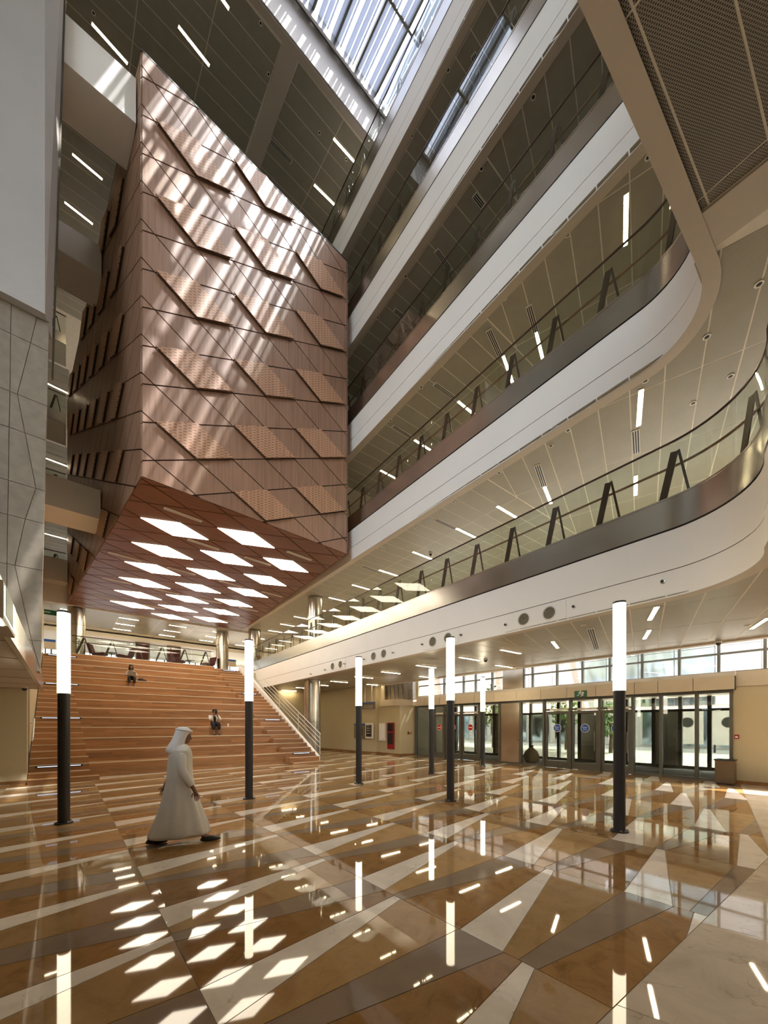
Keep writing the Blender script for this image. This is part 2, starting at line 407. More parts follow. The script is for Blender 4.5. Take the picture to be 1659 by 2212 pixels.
# cream border tiles
for i in range(0, 12):
    a = -2.0 + i * 1.62; b = a + 1.62
    for r in range(3):
        lo = -1.1 * (r + 1) + .35; hi = lo + 1.1
        P = [(a - .25 * lo, lo), (b - .25 * lo, lo), (b - .25 * hi, hi), (a - .25 * hi, hi)] if r else [(a - .25 * lo, lo), (b - .25 * lo, lo), (b - .6, 2.4), (a - .6, 2.4)]
        for q in ([clip(P, -B1[0], 1, B1[1])], [clip(clip(P, B1[0], -1, -B1[1]), -B2[0], 1, B2[1])] if len(clip(P, B1[0], -1, -B1[1])) > 2 else []):
            for w in q:
                w = clip(w, 1, 0, 15.36) if len(w) > 2 else w
                if len(w) > 2 and abs(area(w)) > .01:
                    w = inset(w, GAP)
                    if len(w) > 2: MB().prism(w, -.02, 0).build('cream_tile', M['cream_marble'], floor)
# polished strip in front of the stair
for i in range(8): MB().box(-1.2 + 1.4 * i, .195 + 1.4 * i, 15.6, 15.95, -.004, .003).build('threshold_tile', M['white_marble'], floor)

# ------------------------------------------------------------------ balconies
names = {1: 'first and lowest', 2: 'second', 3: 'third', 4: 'fourth', 5: 'fifth and topmost'}
def balcony(k):
    z = LEV[k]; path = edge_path(k, True)
    b = thing('balcony', '%s white curved balcony with steel band and glass rail above the entrance side' % names[k].capitalize(), 'balcony', (0, 0, 0), 'balconies over the hall')
    # slab body behind the edge
    poly = offset(path, .12) + [(path[-1][0], -6.0), (BACK[k], -6.0), (BACK[k], path[0][1])]
    MB().prism(poly, z + .09, z + 1.52).build('slab', M['white_paint'], b)
    strip(MB(), path, 0, .12, z, z + .49).build('fascia', M['white_paint'], b, True)
    strip(MB(), path, 0, .12, z + .505, z + 1.22).build('fascia', M['white_paint'], b, True)
    strip(MB(), path, .012, .11, z + .485, z + .51).build('shadow_gap', M['black'], b)
    strip(MB(), path, .02, .10, z + 1.215, z + 1.25).build('shadow_gap', M['black'], b)
    strip(MB(), path, -.012, .05, z + 1.25, z + 1.80).build('steel_band', M['steel'], b, True)
    strip(MB(), path, -.02, .055, z + 1.80, z + 1.83).build('steel_cap', M['steel'], b, True)
    strip(MB(), path, -.003, .22, z - .012, z - .0005).build('soffit_edge', M['soffit_paint'], b, True)
    al = Along(path)
    # distance of v=4.17 along the path
    s0 = 0.0
    for i, (p, q) in enumerate(zip(path, path[1:])):
        if p[1] >= 4.17 >= q[1]: s0 = al.c[i] + (p[1] - 4.17) * 1.00115; break
    n0 = -int(s0 / 1.14); lim = al.c[-1] if k == 1 else al.c[-1] - 8.0
    for j in range(n0, 12):
        d = s0 + 1.14 * j
        if d < .3 or d > lim: continue
        (u, v), (tx, ty) = al.at(d); nx, ny = -ty, tx
        base = Vector((u + nx * .16, v + ny * .16, 0)); t = Vector((tx, ty, 0))
        ap = base + Vector((0, 0, z + 2.72))
        wide = MB().bar(base + t * -.30 + Vector((0, 0, z + 1.5)), ap + t * -.03, .02, .125, (tx, ty, 0)).build('rail_strut', M['bronze'], b)
        MB().bar(base + t * .26 + Vector((0, 0, z + 1.5)), ap + t * .03, .02, .04, (tx, ty, 0)).build('rail_strut', M['bronze'], b)
    d = s0 % 1.14 - .57
    while d < lim:
        a0, a1 = max(d, 0) + .006, min(d + 1.14, al.c[-1]) - .006
        if a1 - a0 > .2:
            pts = [al.at(a0 + (a1 - a0) * i / 4)[0] for i in range(5)]
            strip(MB(), pts, .03, .042, z + 1.83, z + 2.83).build('glass_pane', M['rail_glass'], b, True)
        d += 1.14
    o = offset(path, .036); MB().tube([(*p, z + 2.845) for p in o], .022, 6).build('top_rail', M['bronze'], b, True)
    o = offset(path, .24); MB().tube([(*p, z + 2.50) for p in o], .025, 6).build('handrail', M['handrail_wood'], b, True)
    return b
for k in range(1, 6): balcony(k)

# ceilings under the balconies: separate metal panels
def grid(parent, name, mat, z, org, ang, du, dv, nu, nv, keep, minus, gap=.012, th=.012):
    ca, sa = math.cos(ang), math.sin(ang)
    def w(a, b): return (org[0] + a * ca - b * sa, org[1] + a * sa + b * ca)
    for i in nu:
        for j in nv:
            P = [w(i * du, j * dv), w((i + 1) * du, j * dv), w((i + 1) * du, (j + 1) * dv), w(i * du, (j + 1) * dv)]
            for kp in keep: P = clip(P, *kp) if len(P) > 2 else P
            if len(P) < 3 or abs(area(P)) < .02: continue
            P = inset(P, gap)
            if len(P) < 3: continue
            ps = outside(P, minus) if minus else [P]
            if not ps: continue
            mb = MB()
            for q in ps: mb.prism(q, z, z + th)
            mb.build(name, mat, parent)
rot = math.radians(-2.75)
for k in range(1, 6):
    z = LEV[k] + .03; V = void_poly(k, .2)
    c = root('ceiling_%d' % k)
    poly = offset(edge_path(k), .16) + [(edge_path(k)[-1][0], -5.9), (BACK[k] - .03, -5.9), (BACK[k] - .03, edge_path(k)[0][1] - .02)]
    MB().prism(poly, z + .003, z + .04).build('joint_backing', M['ceiling_joint'], c)
    lo = {1: 24.5, 2: 27.0, 3: 15.0, 4: 15.0, 5: 15.0}[k]
    un = {1: 5, 2: 5, 3: 3, 4: 2, 5: 2}[k]
    grid(c, 'ceiling_panel', M['ceiling_metal'], z, (8.95, 6.2), rot, 1.42, .577, range(-1, un), range(0, int((lo - 6.2) / .577)), [(1, 0, BACK[k] - (.3 if k == 1 else .05))], V)
    grid(c, 'ceiling_panel', M['ceiling_metal'], z, (10.40, 5.54), math.radians(15.6), 2.16, .577, range(-2, 3 if k < 3 else 1), range(-14, 4), [(1, 0, BACK[k] - (.3 if k == 1 else .05)), (.048, 1, 6.185 + .048 * 8.95), (0, -1, 1.5), (-1, 0, -7.07)] , V)
    if k == 2:
        grid(c, 'ceiling_mesh_panel', M['ceiling_mesh'], z - .004, (6.28, 1.075), math.radians(-4.2), 2.16, .577, range(-5, 1), range(-6, 1), [(1, 0, 6.44)], V)
        MB().box(6.45, 7.05, -5.8, 1.3, z - .03, z + .006).build('ceiling_rib', M['soffit_paint'], c)

# linear lights set into those ceilings
ORD = ['first', 'second', 'third', 'fourth', 'fifth', 'sixth', 'seventh', 'eighth', 'ninth', 'tenth', 'eleventh', 'twelfth']
def linear(label, group, a, b, z, w=.075):
    a, b = Vector((a[0], a[1], z)), Vector((b[0], b[1], z)); d = (b - a).normalized()
    t = thing('ceiling_light', label, 'ceiling light', tuple((a + b) / 2), group)
    MB().bar(a - d * .02, b + d * .02, w + .03, .02).build('housing', M['fixture_white'], t)
    MB().bar(a - Vector((0, 0, .008)), b - Vector((0, 0, .008)), w, .012).build('diffuser', M['lamp_warm'], t)
def u_line(v, k=10.28): return k + .048 * (v - 6.7)
for n, v in enumerate([6.74, 8.42, 10.65, 12.95, 15.1, 17.5, 19.7, 21.9, 24.2]):
    linear('linear light in the lowest ceiling, atrium side row, %s from the near end' % ORD[n], 'lights under the first balcony', (u_line(v, 10.45), v), (u_line(v, 11.5), v - .05), LEV[1] + .024)
for n, v in enumerate([8.6, 13.0, 17.5]):
    linear('linear light in the lowest ceiling, door side row, %s from the near end' % ORD[n], 'lights under the first balcony', (u_line(v, 12.9), v), (u_line(v, 13.95), v - .05), LEV[1] + .024)
for w, a, b in [('upper one right of the nearest lamp post', (9.03, 2.29), (10.03, 2.68)), ('lower one right of the nearest lamp post', (11.10, 2.97), (12.12, 3.36)), ('left of the nearest lamp post', (10.54, 5.14), (11.55, 5.47)), ('at the right picture edge', (12.85, 1.32), (11.85, .96))]:
    linear('slanted linear light in the lowest ceiling, ' + w, 'slanted lights under the first balcony', a, b, LEV[1] + .024)
for n, v in enumerate([6.75, 8.42, 10.66, 12.86, 15.06, 17.36, 19.6, 21.8, 24.0, 26.2]):
    linear('linear light in the ceiling above the first balcony walkway, %s from the near end' % ORD[n], 'lights under the second balcony', (u_line(v, 10.26), v), (u_line(v, 11.31), v - .03), LEV[2] + .024)
for w, a, b in [('left one', (10.44, 5.33), (11.4, 5.61)), ('nearest and longest looking one', (8.93, 2.53), (9.95, 2.87)), ('one behind the glass', (11.9, 3.5), (12.9, 3.8))]:
    linear('slanted linear light above the curved end of the first balcony, ' + w, 'slanted lights under the second balcony', a, b, LEV[2] + .024)
for n, v in enumerate([8.42, 10.66, 12.9]):
    linear('linear light in the ceiling above the second balcony walkway, %s from the near end' % ORD[n], 'lights under the third balcony', (u_line(v, 10.35), v), (u_line(v, 11.4), v - .03), LEV[3] + .024)
for w, a, b in [('left of a close pair', (10.20, 6.5), (11.21, 6.8)), ('right of a close pair', (10.30, 5.5), (11.3, 5.8)), ('nearest one under the third balcony', PZ(1353, 419, 12.97)[:2], PZ(1351, 529, 12.97)[:2])]:
    linear('slanted linear light above the second balcony, ' + w, 'slanted lights under the third balcony', a, b, LEV[3] + .024)

# slot diffusers, small downlights
def slot(label, group, a, b, z, w=.16):
    a, b = Vector((a[0], a[1], z)), Vector((b[0], b[1], z)); d = (b - a).normalized(); x = Vector((-d.y, d.x, 0))
    t = thing('slot_diffuser', label, 'air vent', tuple((a + b) / 2), group)
    MB().bar(a, b, w, .016).build('frame', M['fixture_white'], t)
    for i in (-1, 0, 1): MB().bar(a + d * .03 + x * (i * w * .3) - Vector((0, 0, .006)), b - d * .03 + x * (i * w * .3) - Vector((0, 0, .006)), w * .17, .012).build('slot', M['black'], t)
def from_px(a, b, z): return PZ(*a, z)[:2], PZ(*b, z)[:2]
cnt = {}
for k, a, b in [(1, (1275, 1358), (1289, 1402)), (2, (1372.6, 929), (1375, 980)), (2, (1160, 1004), (1176, 1052)), (2, (940, 1122), (986, 1143)), (2, (781, 1222), (826, 1238)),
                (3, (1141.5, 660), (1160, 725)), (3, (1055, 712), (1080, 768)), (3, (938, 829), (982, 860)), (3, (848, 920), (890, 946)), (4, (942, 540), (974, 584)), (4, (851, 669), (874, 686)), (4, (1024, 420), (1044, 446)), (5, (1022, 116), (1028, 134))]:
    p, q = from_px(a, b, LEV[k] + .022)
    cnt[k] = cnt.get(k, -1) + 1
    slot('slotted air diffuser under the %s balcony, %s from the near end' % (names[k], ORD[cnt[k]]), 'ceiling diffusers level %d' % k, p, q, LEV[k] + .022)
def downlight(label, group, p, z, r=.06):
    t = thing('downlight', label, 'downlight', (p[0], p[1], z), group)
    MB().lathe([(r, 0), (r * .98, -.012), (r * .62, -.012), (r * .6, 0)], (p[0], p[1], z), 16).build('ring', M['fixture_white'], t, True)
    MB().lathe([(r * .58, -.004), (r * .5, -.006)], (p[0], p[1], z), 14).build('lens', M['black'], t)
for k, L in {2: [(1640, 614), (1527, 728), (1578, 813), (1394, 823), (1497, 871), (1227, 930), (1190, 963), (1078, 1022), (980, 1085), (896, 1139), (827, 1182)],
             3: [(1226, 507), (1090, 645), (910, 837), (844, 909), (1400, 340)], 4: [(1152, 210), (1040, 365), (876, 597), (816, 686)], 5: [(968, 151), (890, 293)], 1: [(1615, 1352), (1260, 1351)]}.items():
    for n, p in enumerate(L): downlight('small round downlight under the %s balcony, %s from the near end' % (names[k], ORD[n]), 'downlights level %d' % k, PZ(*p, LEV[k] + .02), LEV[k] + .028)

# ------------------------------------------------------------------ roof, top ceiling, skylight
ZT = 26.3
roof = root('ceiling_6')
MB().box(-9, 15.4, 12.60, 42, ZT + .003, 28.0).build('roof_slab', M['ceiling_joint'], roof)
MB().box(10.75, 15.4, -6, 12.60, ZT + .003, 28.0).build('roof_slab', M['ceiling_joint'], roof)
MB().box(-9, 10.75, -6, .9, ZT + .003, 28.0).build('roof_slab', M['ceiling_joint'], roof)
MB().box(-9, 3.4, .9, 12.60, ZT + .003, 28.0).build('roof_slab', M['ceiling_joint'], roof)
MB().box(3.4, 6.6, .9, 7.6, ZT + .003, 28.0).build('roof_slab', M['ceiling_joint'], roof)  # unseen step in the opening, added to keep direct sun off the left walls
grid(roof, 'ceiling_panel', M['ceiling_metal'], ZT, (1.93, 12.80), math.radians(1.0), 2.03, .577, range(-2, 2), range(0, 29), [(1, 0, 5.98)], None)
grid(roof, 'ceiling_panel', M['ceiling_metal'], ZT, (6.62, 12.80), math.radians(1.0), 2.03, .577, range(0, 4), range(0, 14), [], None)
MB().box(6.0, 6.6, 12.78, 27, ZT - .02, ZT + .03).build('ceiling_rib', M['soffit_paint'], roof)
MB().box(-9, 15.4, 12.56, 12.78, ZT - .03, ZT + .03).build('ceiling_rib', M['soffit_paint'], roof)
MB().box(3.4, 10.75, 12.50, 12.60, ZT + .0, 28.0).build('upstand', M['plaster'], roof)
M['sky_pane'] = glass('sky_pane', (.70, .72, .75, 1), 1.4)
m_, nt_, p_ = newmat('slat_white'); M['slat_white'] = m_      # thin grey opal slats: some light shines through
tr_ = N(nt_, 'ShaderNodeBsdfTranslucent'); tr_.inputs[0].default_value = (.31, .33, .375, 1); p_.inputs['Base Color'].default_value = (.5, .52, .56, 1)
mx_ = N(nt_, 'ShaderNodeMixShader'); mx_.inputs[0].default_value = .75; nt_.links.new(p_.outputs[0], mx_.inputs[1]); nt_.links.new(tr_.outputs[0], mx_.inputs[2]); nt_.links.new(mx_.outputs[0], nt_.nodes['Material Output'].inputs[0])
sk = thing('skylight', 'long glazed skylight with pale grey slats and dark mullions over the hall', 'skylight', (4.5, 7, 28))
for j in range(-10, 3):
    u = 8.91 + .98 * j
    if u > 3.4: MB().box(u - .035, u + .035, .9 if u > 6.6 else 7.6, 12.5, 27.92, 28.06).build('mullion', M['frame_metal'], sk)
for v in (10.35, 8.2, 6.05, 3.9): MB().box(3.4 if v > 7 else 6.6, 10.75, v - .04, v + .04, 27.90, 28.02).build('crossbar', M['frame_metal'], sk)
MB().box(4.0, 10.75, 12.26, 12.34, 27.55, 28.05).build('gutter', M['steel'], sk)
MB().box(4.0, 10.75, 12.40, 12.46, 27.7, 28.0).build('gutter', M['frame_metal'], sk)
vb = [.9, 3.9, 6.05, 8.2, 10.35, 12.4]
pane_me = {}
for j in range(-10, 3):
    u = 8.91 + .98 * (j - 1)
    for a, b in zip(vb, vb[1:]):
        if u < 3.3 or (b < 8.3 and u < 6.4): continue
        MB().box(u + .035, u + .945, a + .04, b - .04, 28.02, 28.035).build('pane', M['sky_pane'] if 'sky_pane' in M else M['window_glass'], sk)
u = 3.45; i = 0
while u < 10.6:
    w = .155 if i % 3 else .05
    MB().box(u, u + w, .8 if u > 6.6 else 7.6, 12.6, 27.93, 27.96).build('slat', M['slat_white'], sk); u += .195; i += 1
for n, (a, b) in enumerate([((198.7, 50.6), (275, 136.5)), ((385.8, 57), (451.8, 141)), ((721, 299), (765.7, 349.6)), ((679, 399), (723, 442.7)), ((156.7, 332.7), (220.8, 387)), ((139.8, 436.4), (200, 483.6)), ((120.5, 605), (168, 635.5)), ((470, -17), (494, 18))]):
    p, q = from_px(a, b, ZT - .006)
    linear('linear light in the dark roof ceiling, ' + ('left of the box top corner', 'right of the box top corner', 'upper one left of the skylight corner', 'lower one left of the skylight corner', 'upper one in the left gap', 'second in the left gap', 'lowest in the left gap', 'cut by the top picture edge')[n], 'lights of the top ceiling', p, q, ZT - .006)
for n, p in enumerate([(202, 28), (180, 255), (563, 50), (580, 160), (690, 287), (748, 344)]): downlight('small round downlight in the dark roof ceiling, %s from the left' % ORD[n], 'downlights of the top ceiling', PZ(*p, ZT), ZT)
p, q = from_px((583, 303), (630, 351), ZT - .006); slot('long slotted air diffuser in the dark ceiling below the roof', 'roof diffuser', p, q, ZT - .006)

# ------------------------------------------------------------------ timber clad hanging volume
C0, C1, C2, C3 = (1.59, 12.16), (8.57, 12.46), (9.72, 27.30), (.10, 27.67)
ZB, ZTOP = 8.5, 20.12
hall = thing('hanging_auditorium', 'large hanging box clad in diamond timber panels with glowing underside', 'timber box', (5, 20, ZB))
core = inset([C0, C1, C2, C3], .035)
MB().prism(core, ZB + .03, ZTOP).build('core', M['dark_gap'], hall)
SL, SP = .485, 1.047
def lattice(rect, mapper, thick, krange, raised_ok, matn, parent, gap=.017):
    for k in range(-20, 40):
        for m in range(-20, 40):
            q1a, q1b, q2a, q2b = 8.94 + SP * k, 8.94 + SP * (k + 1), 9.25 + SP * m, 9.25 + SP * (m + 1)
            P = [((q2 - q1) / (2 * SL), (q1 + q2) / 2) for q1, q2 in ((q1a, q2a), (q1a, q2b), (q1b, q2b), (q1b, q2a))]
            if area(P) < 0: P = P[::-1]
            cs = sum(p[0] for p in P) / 4
            Q = clip(P, 1, 0, rect[1]); 
            for h in ((-1, 0, -rect[0]), (0, 1, rect[3]), (0, -1, -rect[2])): Q = clip(Q, *h) if len(Q) > 2 else Q
            if len(Q) < 3 or abs(area(Q)) < .01: continue
            full = abs(area(Q) - area(P)) < .03
            R = inset(Q, gap)
            if len(R) < 3: continue
            pts, nrm = mapper(R)
            MB().slab(pts, nrm * thick).build('cladding_panel', M[matn], parent)
            if full and k % 2 == 0 and (m - k) % 2 == 1 and raised_ok(cs):
                a, nrm = mapper(inset(Q, .035)); a = [p + nrm * .03 for p in a]
                MB().slab(a, nrm * .06).build('panel_spacer', M['dark_gap'], parent)
                a, nrm = mapper(inset(Q, .004)); a = [p + nrm * .09 for p in a]
                MB().slab(a, nrm * .03).build('slotted_panel', M['clad_slotted'], parent)
def facemap(o, e):
    d = Vector((e[0] - o[0], e[1] - o[1], 0)); L = d.length; d /= L; n = Vector((d.y, -d.x, 0)); return d, n, L
d, nF, LF = facemap(C0, C1)
lattice((.012, LF - .012, ZB + .01, ZTOP), lambda R: ([Vector((C0[0], C0[1], 0)) + d * s + Vector((0, 0, z)) - nF * .03 for s, z in R], nF), .03, None, lambda s: s > .8, 'clad_front', hall)
d2, nL, LL = facemap(C0, C3); nL = -nL
lattice((-LL + .012, -.012, ZB + .01, ZTOP), lambda R: ([Vector((C0[0], C0[1], 0)) - d2 * s + Vector((0, 0, z)) - nL * .03 for s, z in R][::-1], nL), .03, None, lambda s: s < -2, 'clad_front', hall)
d4, nR, LR = facemap(C1, C2)
MB().slab([(*C1, ZB), (*C2, ZB), (*C2, ZTOP), (*C1, ZTOP)], nR * .02).build('side_cladding', M['clad_front'], hall)
MB().prism(inset([C0, C1, C2, C3], -.02), ZTOP, ZTOP + .05).build('top_edge', M['black'], hall)
# underside
ea, eb, c00 = (1.06, .618), (1.06, -.468), (2.95, 14.65)
foot = inset([C0, C1, C2, C3], .01)
for i in range(-16, 26):
    for j in range(-26, 16):
        c = (c00[0] + i * ea[0] + j * eb[0], c00[1] + i * ea[1] + j * eb[1])
        P = [(c[0] + sx * ea[0] / 2 + sy * eb[0] / 2, c[1] + sx * ea[1] / 2 + sy * eb[1] / 2) for sx, sy in ((-1, -1), (1, -1), (1, 1), (-1, 1))]
        if area(P) < 0: P = P[::-1]
        Q = inside(P, foot)
        if len(Q) < 3 or abs(area(Q)) < .01: continue
        lit = i % 2 == 0 and j % 2 == 0 and abs(area(Q) - area(P)) < .02
        if lit:
            MB().prism(inset(Q, -.03), ZB - .002, ZB + .03).build('light_frame', M['dark_gap'], hall)
            MB().prism(inset(Q, -.012), ZB - .012, ZB + .01).build('light_panel', M['lamp_panel'], hall)
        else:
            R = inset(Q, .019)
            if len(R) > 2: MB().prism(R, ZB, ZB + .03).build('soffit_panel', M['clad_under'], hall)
for x, y in [(690, 290), (805, 457), (1340, 520), (1107, 550), (365, 525), (680, 605), (320, 660), (957, 677), (600, 720), (1187, 735), (280, 760), (845, 773), (530, 805), (1055, 820), (940, 885)]:
    c = PZ(130 + x * .3858, 1000 + y * .3858, ZB)
    MB().bar((c[0] - .56, c[1] - .05, ZB - .008), (c[0] + .56, c[1] + .05, ZB - .008), .14, .016).build('air_slot', M['fixture_white'], hall)
    MB().bar((c[0] - .53, c[1] - .05, ZB - .018), (c[0] + .53, c[1] + .05, ZB - .018), .03, .01).build('air_slot', M['grout'], hall)

# ------------------------------------------------------------------ timber seating stair
TV0, TRUN, TZ0, TRISE, NT = 15.95, .81, .48, .394, 14
stair = thing('seating_stair', 'broad timber seating stair with metal nosings rising to the upper floor', 'staircase', (4, 16, 0))
UL, UR, UWL, UWR = .62, 7.6, -.845, 9.12
plank_me = {}
for i in range(NT):
    v, z = TV0 + TRUN * i, TZ0 + TRISE * i; ul = max(UL - .05 * i, .2)
    zlo = 0 if i == 0 else z - TRISE - .05
    t = MB().box(ul, UR, v + .02, v + TRUN + .05, zlo, z).build('tier', M['stair_tread'], stair)
    MB().box(ul, UR, v - .012, v + .03, z - .022, z + .008).build('nosing', M['nosing'], t)
    rows = 4; hgt = (z - (0 if i == 0 else z - TRISE)) / rows
    for r in range(rows):
        x = ul - random.uniform(0, 1.2)
        while x < UR:
            L = random.uniform(1.3, 2.1); a, b = max(x, ul), min(x + L, UR)
            if UR - b < .3: b = UR
            if b - a > .05:
                zz = z - .006 - hgt * (r + 1)
                MB().box(a + .002, b - .002, v + random.uniform(0, .004), v + .02, zz + .002, zz + hgt - .002).build('plank', M['stair_wood'], t)
            if b >= UR: break
            x = b
VTOP = TV0 + TRUN * NT; ZL = TZ0 + TRISE * (NT - 1)
nst = 2 * NT - 1
for side, (a, b) in enumerate(((UWL, None), (UR, UWR))):
    MBs = MB()
    for j in range(-1, nst):
        v = TV0 + TRUN / 2 * (j - 1); z = TZ0 + TRISE / 2 * (j - 1)
        if z < .05: continue
        i = max(0, (j - 1) // 2); e = b if b is not None else max(UL - .05 * i, .2)
        s = MB().box(a, e - (0 if side else -.0), v, v + TRUN / 2 + .06, max(0, z - .26), z).build('step', M['stair_wood'], stair)
        MB().box(a, e, v - .010, v + .02, z - .014, z + .006).build('nosing', M['nosing'], s)
# low first platform at the foot of the left flight
s = MB().box(-.84, .85, 15.12, 15.44, 0, .13).build('step', M['stair_wood'], stair); MB().box(-.84, .85, 15.11, 15.14, .125, .136).build('nosing', M['nosing'], s)
MB().box(UWL, UWR, VTOP - .05, VTOP + .4, ZL - .4, ZL).build('landing_edge', M['stair_tread'], stair)
# stringer beside the right flight
sv = lambda z: TV0 + (z - TZ0) / TRISE * TRUN
MB().slab([(UWR + .03, TV0 - .15, 0), (UWR + .03, TV0 - .15, .26), (UWR + .03, sv(5.5), 5.5 + .38), (UWR + .03, sv(5.5) + .4, 5.3), (UWR + .03, TV0 + .4, 0)], (.16, 0, 0)).build('stringer', M['white_paint'], stair)
def steplight(a, b, v, z, lab):
    t = thing('step_light', 'thin cool white strip light on the %s' % lab, 'strip light', ((a + b) / 2, v, z), 'step lights of the seating stair')
    MB().box(a, b, v - .03, v, z - .06, z).build('housing', M['black'], t); MB().box(a + .05, b - .05, v - .036, v - .03, z - .038, z - .02).build('strip', M['lamp_cool'], t)
for j in (1, 9, 17, 26):
    v = TV0 + TRUN / 2 * (j - 1); z = TZ0 + TRISE / 2 * (j - 1); w = {1: 'lowest lit riser', 9: 'second lit riser from below', 17: 'third lit riser from below', 26: 'topmost lit riser'}[j]; steplight(-.7, .5 if j > 1 else .45, v - .012, z - .015, w + ' of the left flight'); steplight(7.95, 8.85, v - .012, z - .015, w + ' of the right flight')
# steel handrail on the stringer
hr = thing('stair_handrail', 'pale steel handrail with four sloping bars beside the timber stair', 'handrail', (9.26, 16.0, .3))
zz0, zz1 = .45, 4.9
for h in (.95, .72, .50, .28):
    a, b = (9.26, sv(zz0) - .2, zz0 - .08 + h), (9.26, sv(zz1), zz1 + .1 + h)
    MB().tube([a, b], .02 if h > .9 else .012, 8).build('rail', M['fixture_white'], hr, True)
for z in (.45, 1.5, 2.6, 3.7, 4.6): MB().tube([(9.26, sv(z) - .15, z - .1), (9.26, sv(z) - .15, z + .88)], .018, 8).build('post', M['fixture_white'], hr, True)
hl = thing('wall_handrail', 'short white handrail on the cream wall beside the left steps', 'handrail', (-.8, 16.5, 1))
MB().tube([(-.78, sv(.5), 1.25), (-.76, sv(.5) + .02, 1.33), (-.78, sv(1.1), 1.95), (-.84, sv(1.1), 1.97)], .022, 8).build('rail', M['fixture_white'], hl, True)
MB().tube([(-.86, sv(.9), 1.8), (-.8, sv(.9), 1.8)], .012, 6).build('bracket', M['fixture_white'], hl)

# ------------------------------------------------------------------ upper landing behind the stair and back hall
up = structure(MB().box(-9, 14.3, VTOP + .3, 42, ZL - .5, ZL).build('floor_upper', M['white_marble']))
lr = thing('landing_balustrade', 'glass balustrade with dark slanted struts at the head of the timber stair', 'balustrade', (4, VTOP + .25, ZL))
vr = VTOP + .2
MB().tube([(.3, vr, ZL + 1.15), (7.7, vr, ZL + 1.15)], .025, 8).build('top_rail', M['bronze'], lr, True)
MB().tube([(.3, vr + .15, ZL + .85), (7.7, vr + .15, ZL + .85)], .022, 8).build('handrail', M['handrail_wood'], lr, True)
for i in range(6): MB().box(.35 + 1.22 * i, 1.53 + 1.22 * i, vr - .006, vr + .006, ZL + .05, ZL + 1.12).build('glass_pane', M['rail_glass'], lr)
for i in range(6):
    u = .75 + 1.3 * i
    MB().bar((u - .3, vr + .1, ZL), (u + .08, vr + .1, ZL + 1.1), .02, .10, (1, 0, 0)).build('rail_strut', M['bronze'], lr)
    MB().bar((u + .42, vr + .1, ZL), (u + .12, vr + .1, ZL + 1.1), .02, .05, (1, 0, 0)).build('rail_strut', M['bronze'], lr)
# far floors behind the hanging box (left gap)
for k in (2, 3, 4, 5):
    z = LEV[k]; bb = thing('rear_balcony', 'Rear balcony edge behind the hanging box, %s level' % {2: 'lowest', 3: 'second', 4: 'third', 5: 'top'}[k], 'balcony', (-3, 27.8, z), 'rear balconies')
    e = 15.3 if k == 2 else .05
    MB().box(-9, e, 27.9, 42, z + .05, z + 1.5).build('slab', M['white_paint'], bb)
    MB().box(-9, .05, 27.75, 27.9, z, z + 1.22).build('fascia', M['white_paint'], bb)
    MB().box(-9, .05, 27.74, 27.8, z + 1.25, z + 1.8).build('steel_band', M['steel'], bb)
    MB().box(-9, .05, 27.78, 27.79, z + 1.8, z + 2.8).build('glass_pane', M['rail_glass'], bb)
    MB().box(-9, .05, 27.76, 27.8, z + 2.82, z + 2.86).build('top_rail', M['bronze'], bb)
    for i in range(7):
        u = -.4 - 1.14 * i
        MB().bar((u - .3, 27.95, z + 1.5), (u, 27.95, z + 2.75), .02, .1, (1, 0, 0)).build('rail_strut', M['bronze'], bb)
        MB().bar((u + .3, 27.95, z + 1.5), (u + .05, 27.95, z + 2.75), .02, .04, (1, 0, 0)).build('rail_strut', M['bronze'], bb)
cb = root('ceiling_7')
MB().box(-9, 15.3, 27.95, 34, 8.513, 8.56).build('joint_backing', M['ceiling_joint'], cb)
grid(cb, 'ceiling_panel', M['ceiling_metal'], 8.51, (-4, 28.0), 0, 2.2, .6, range(0, 8), range(0, 9), [], None)
for k in (3, 4, 5):
    grid(cb, 'ceiling_panel', M['ceiling_metal'], LEV[k] + .03, (-2.2, 27.95), 0, 1.2, .577, range(0, 2), range(0, 10), [], None)
    linear('linear light of the %s rear balcony seen in the gap left of the box' % {3: 'lower', 4: 'middle', 5: 'upper'}[k], 'lights of the rear balconies', (-.9, 29.8), (.15, 29.9), LEV[k] + .02)
for v in (29.0, 30.8, 32.6):
    for n, u in enumerate((-3, -.2, 2.6, 5.4, 8.2, 11)):
        linear('linear light beyond the timber stair, %s row, %s from the left' % ({29.0: 'front', 30.8: 'middle', 32.6: 'rear'}[v], ORD[n]), 'lights of the back hall', (u, v), (u + 1.05, v), 8.502)
wb = root('wall_back')
MB().box(-9, 15.4, 41, 41.3, 0, ZL + .4).build('wall_part', M['white_paint'], wb)
MB().box(-9, 15.4, 41, 41.3, ZL + 2.3, 28).build('wall_part', M['white_paint'], wb)
MB().prism([(-9, 34), (15.4, 34), (15.4, 41), (-9, 41)], 8.1, 8.4).build('ceiling_8', M['white_paint'])
structure(bpy.data.objects['ceiling_8'])
for n, u in enumerate((-5, -2, 1, 4, 7, 10)):
    for v in (35.5, 38): 
        t = thing('recessed_spot', 'glowing recessed spot beyond the stair, %s row, %s from the left' % ('front' if v < 36 else 'rear', ORD[n]), 'downlight', (u, v, 8.09), 'recessed spots of the back hall')
        MB().lathe([(.11, 0), (.10, -.015), (.08, -.015)], (u, v, 8.1), 14).build('ring', M['fixture_white'], t); MB().lathe([(.075, -.016), (.07, -.02)], (u, v, 8.1), 14).build('lamp', M['lamp_spot'], t)
wn = root('window_1')
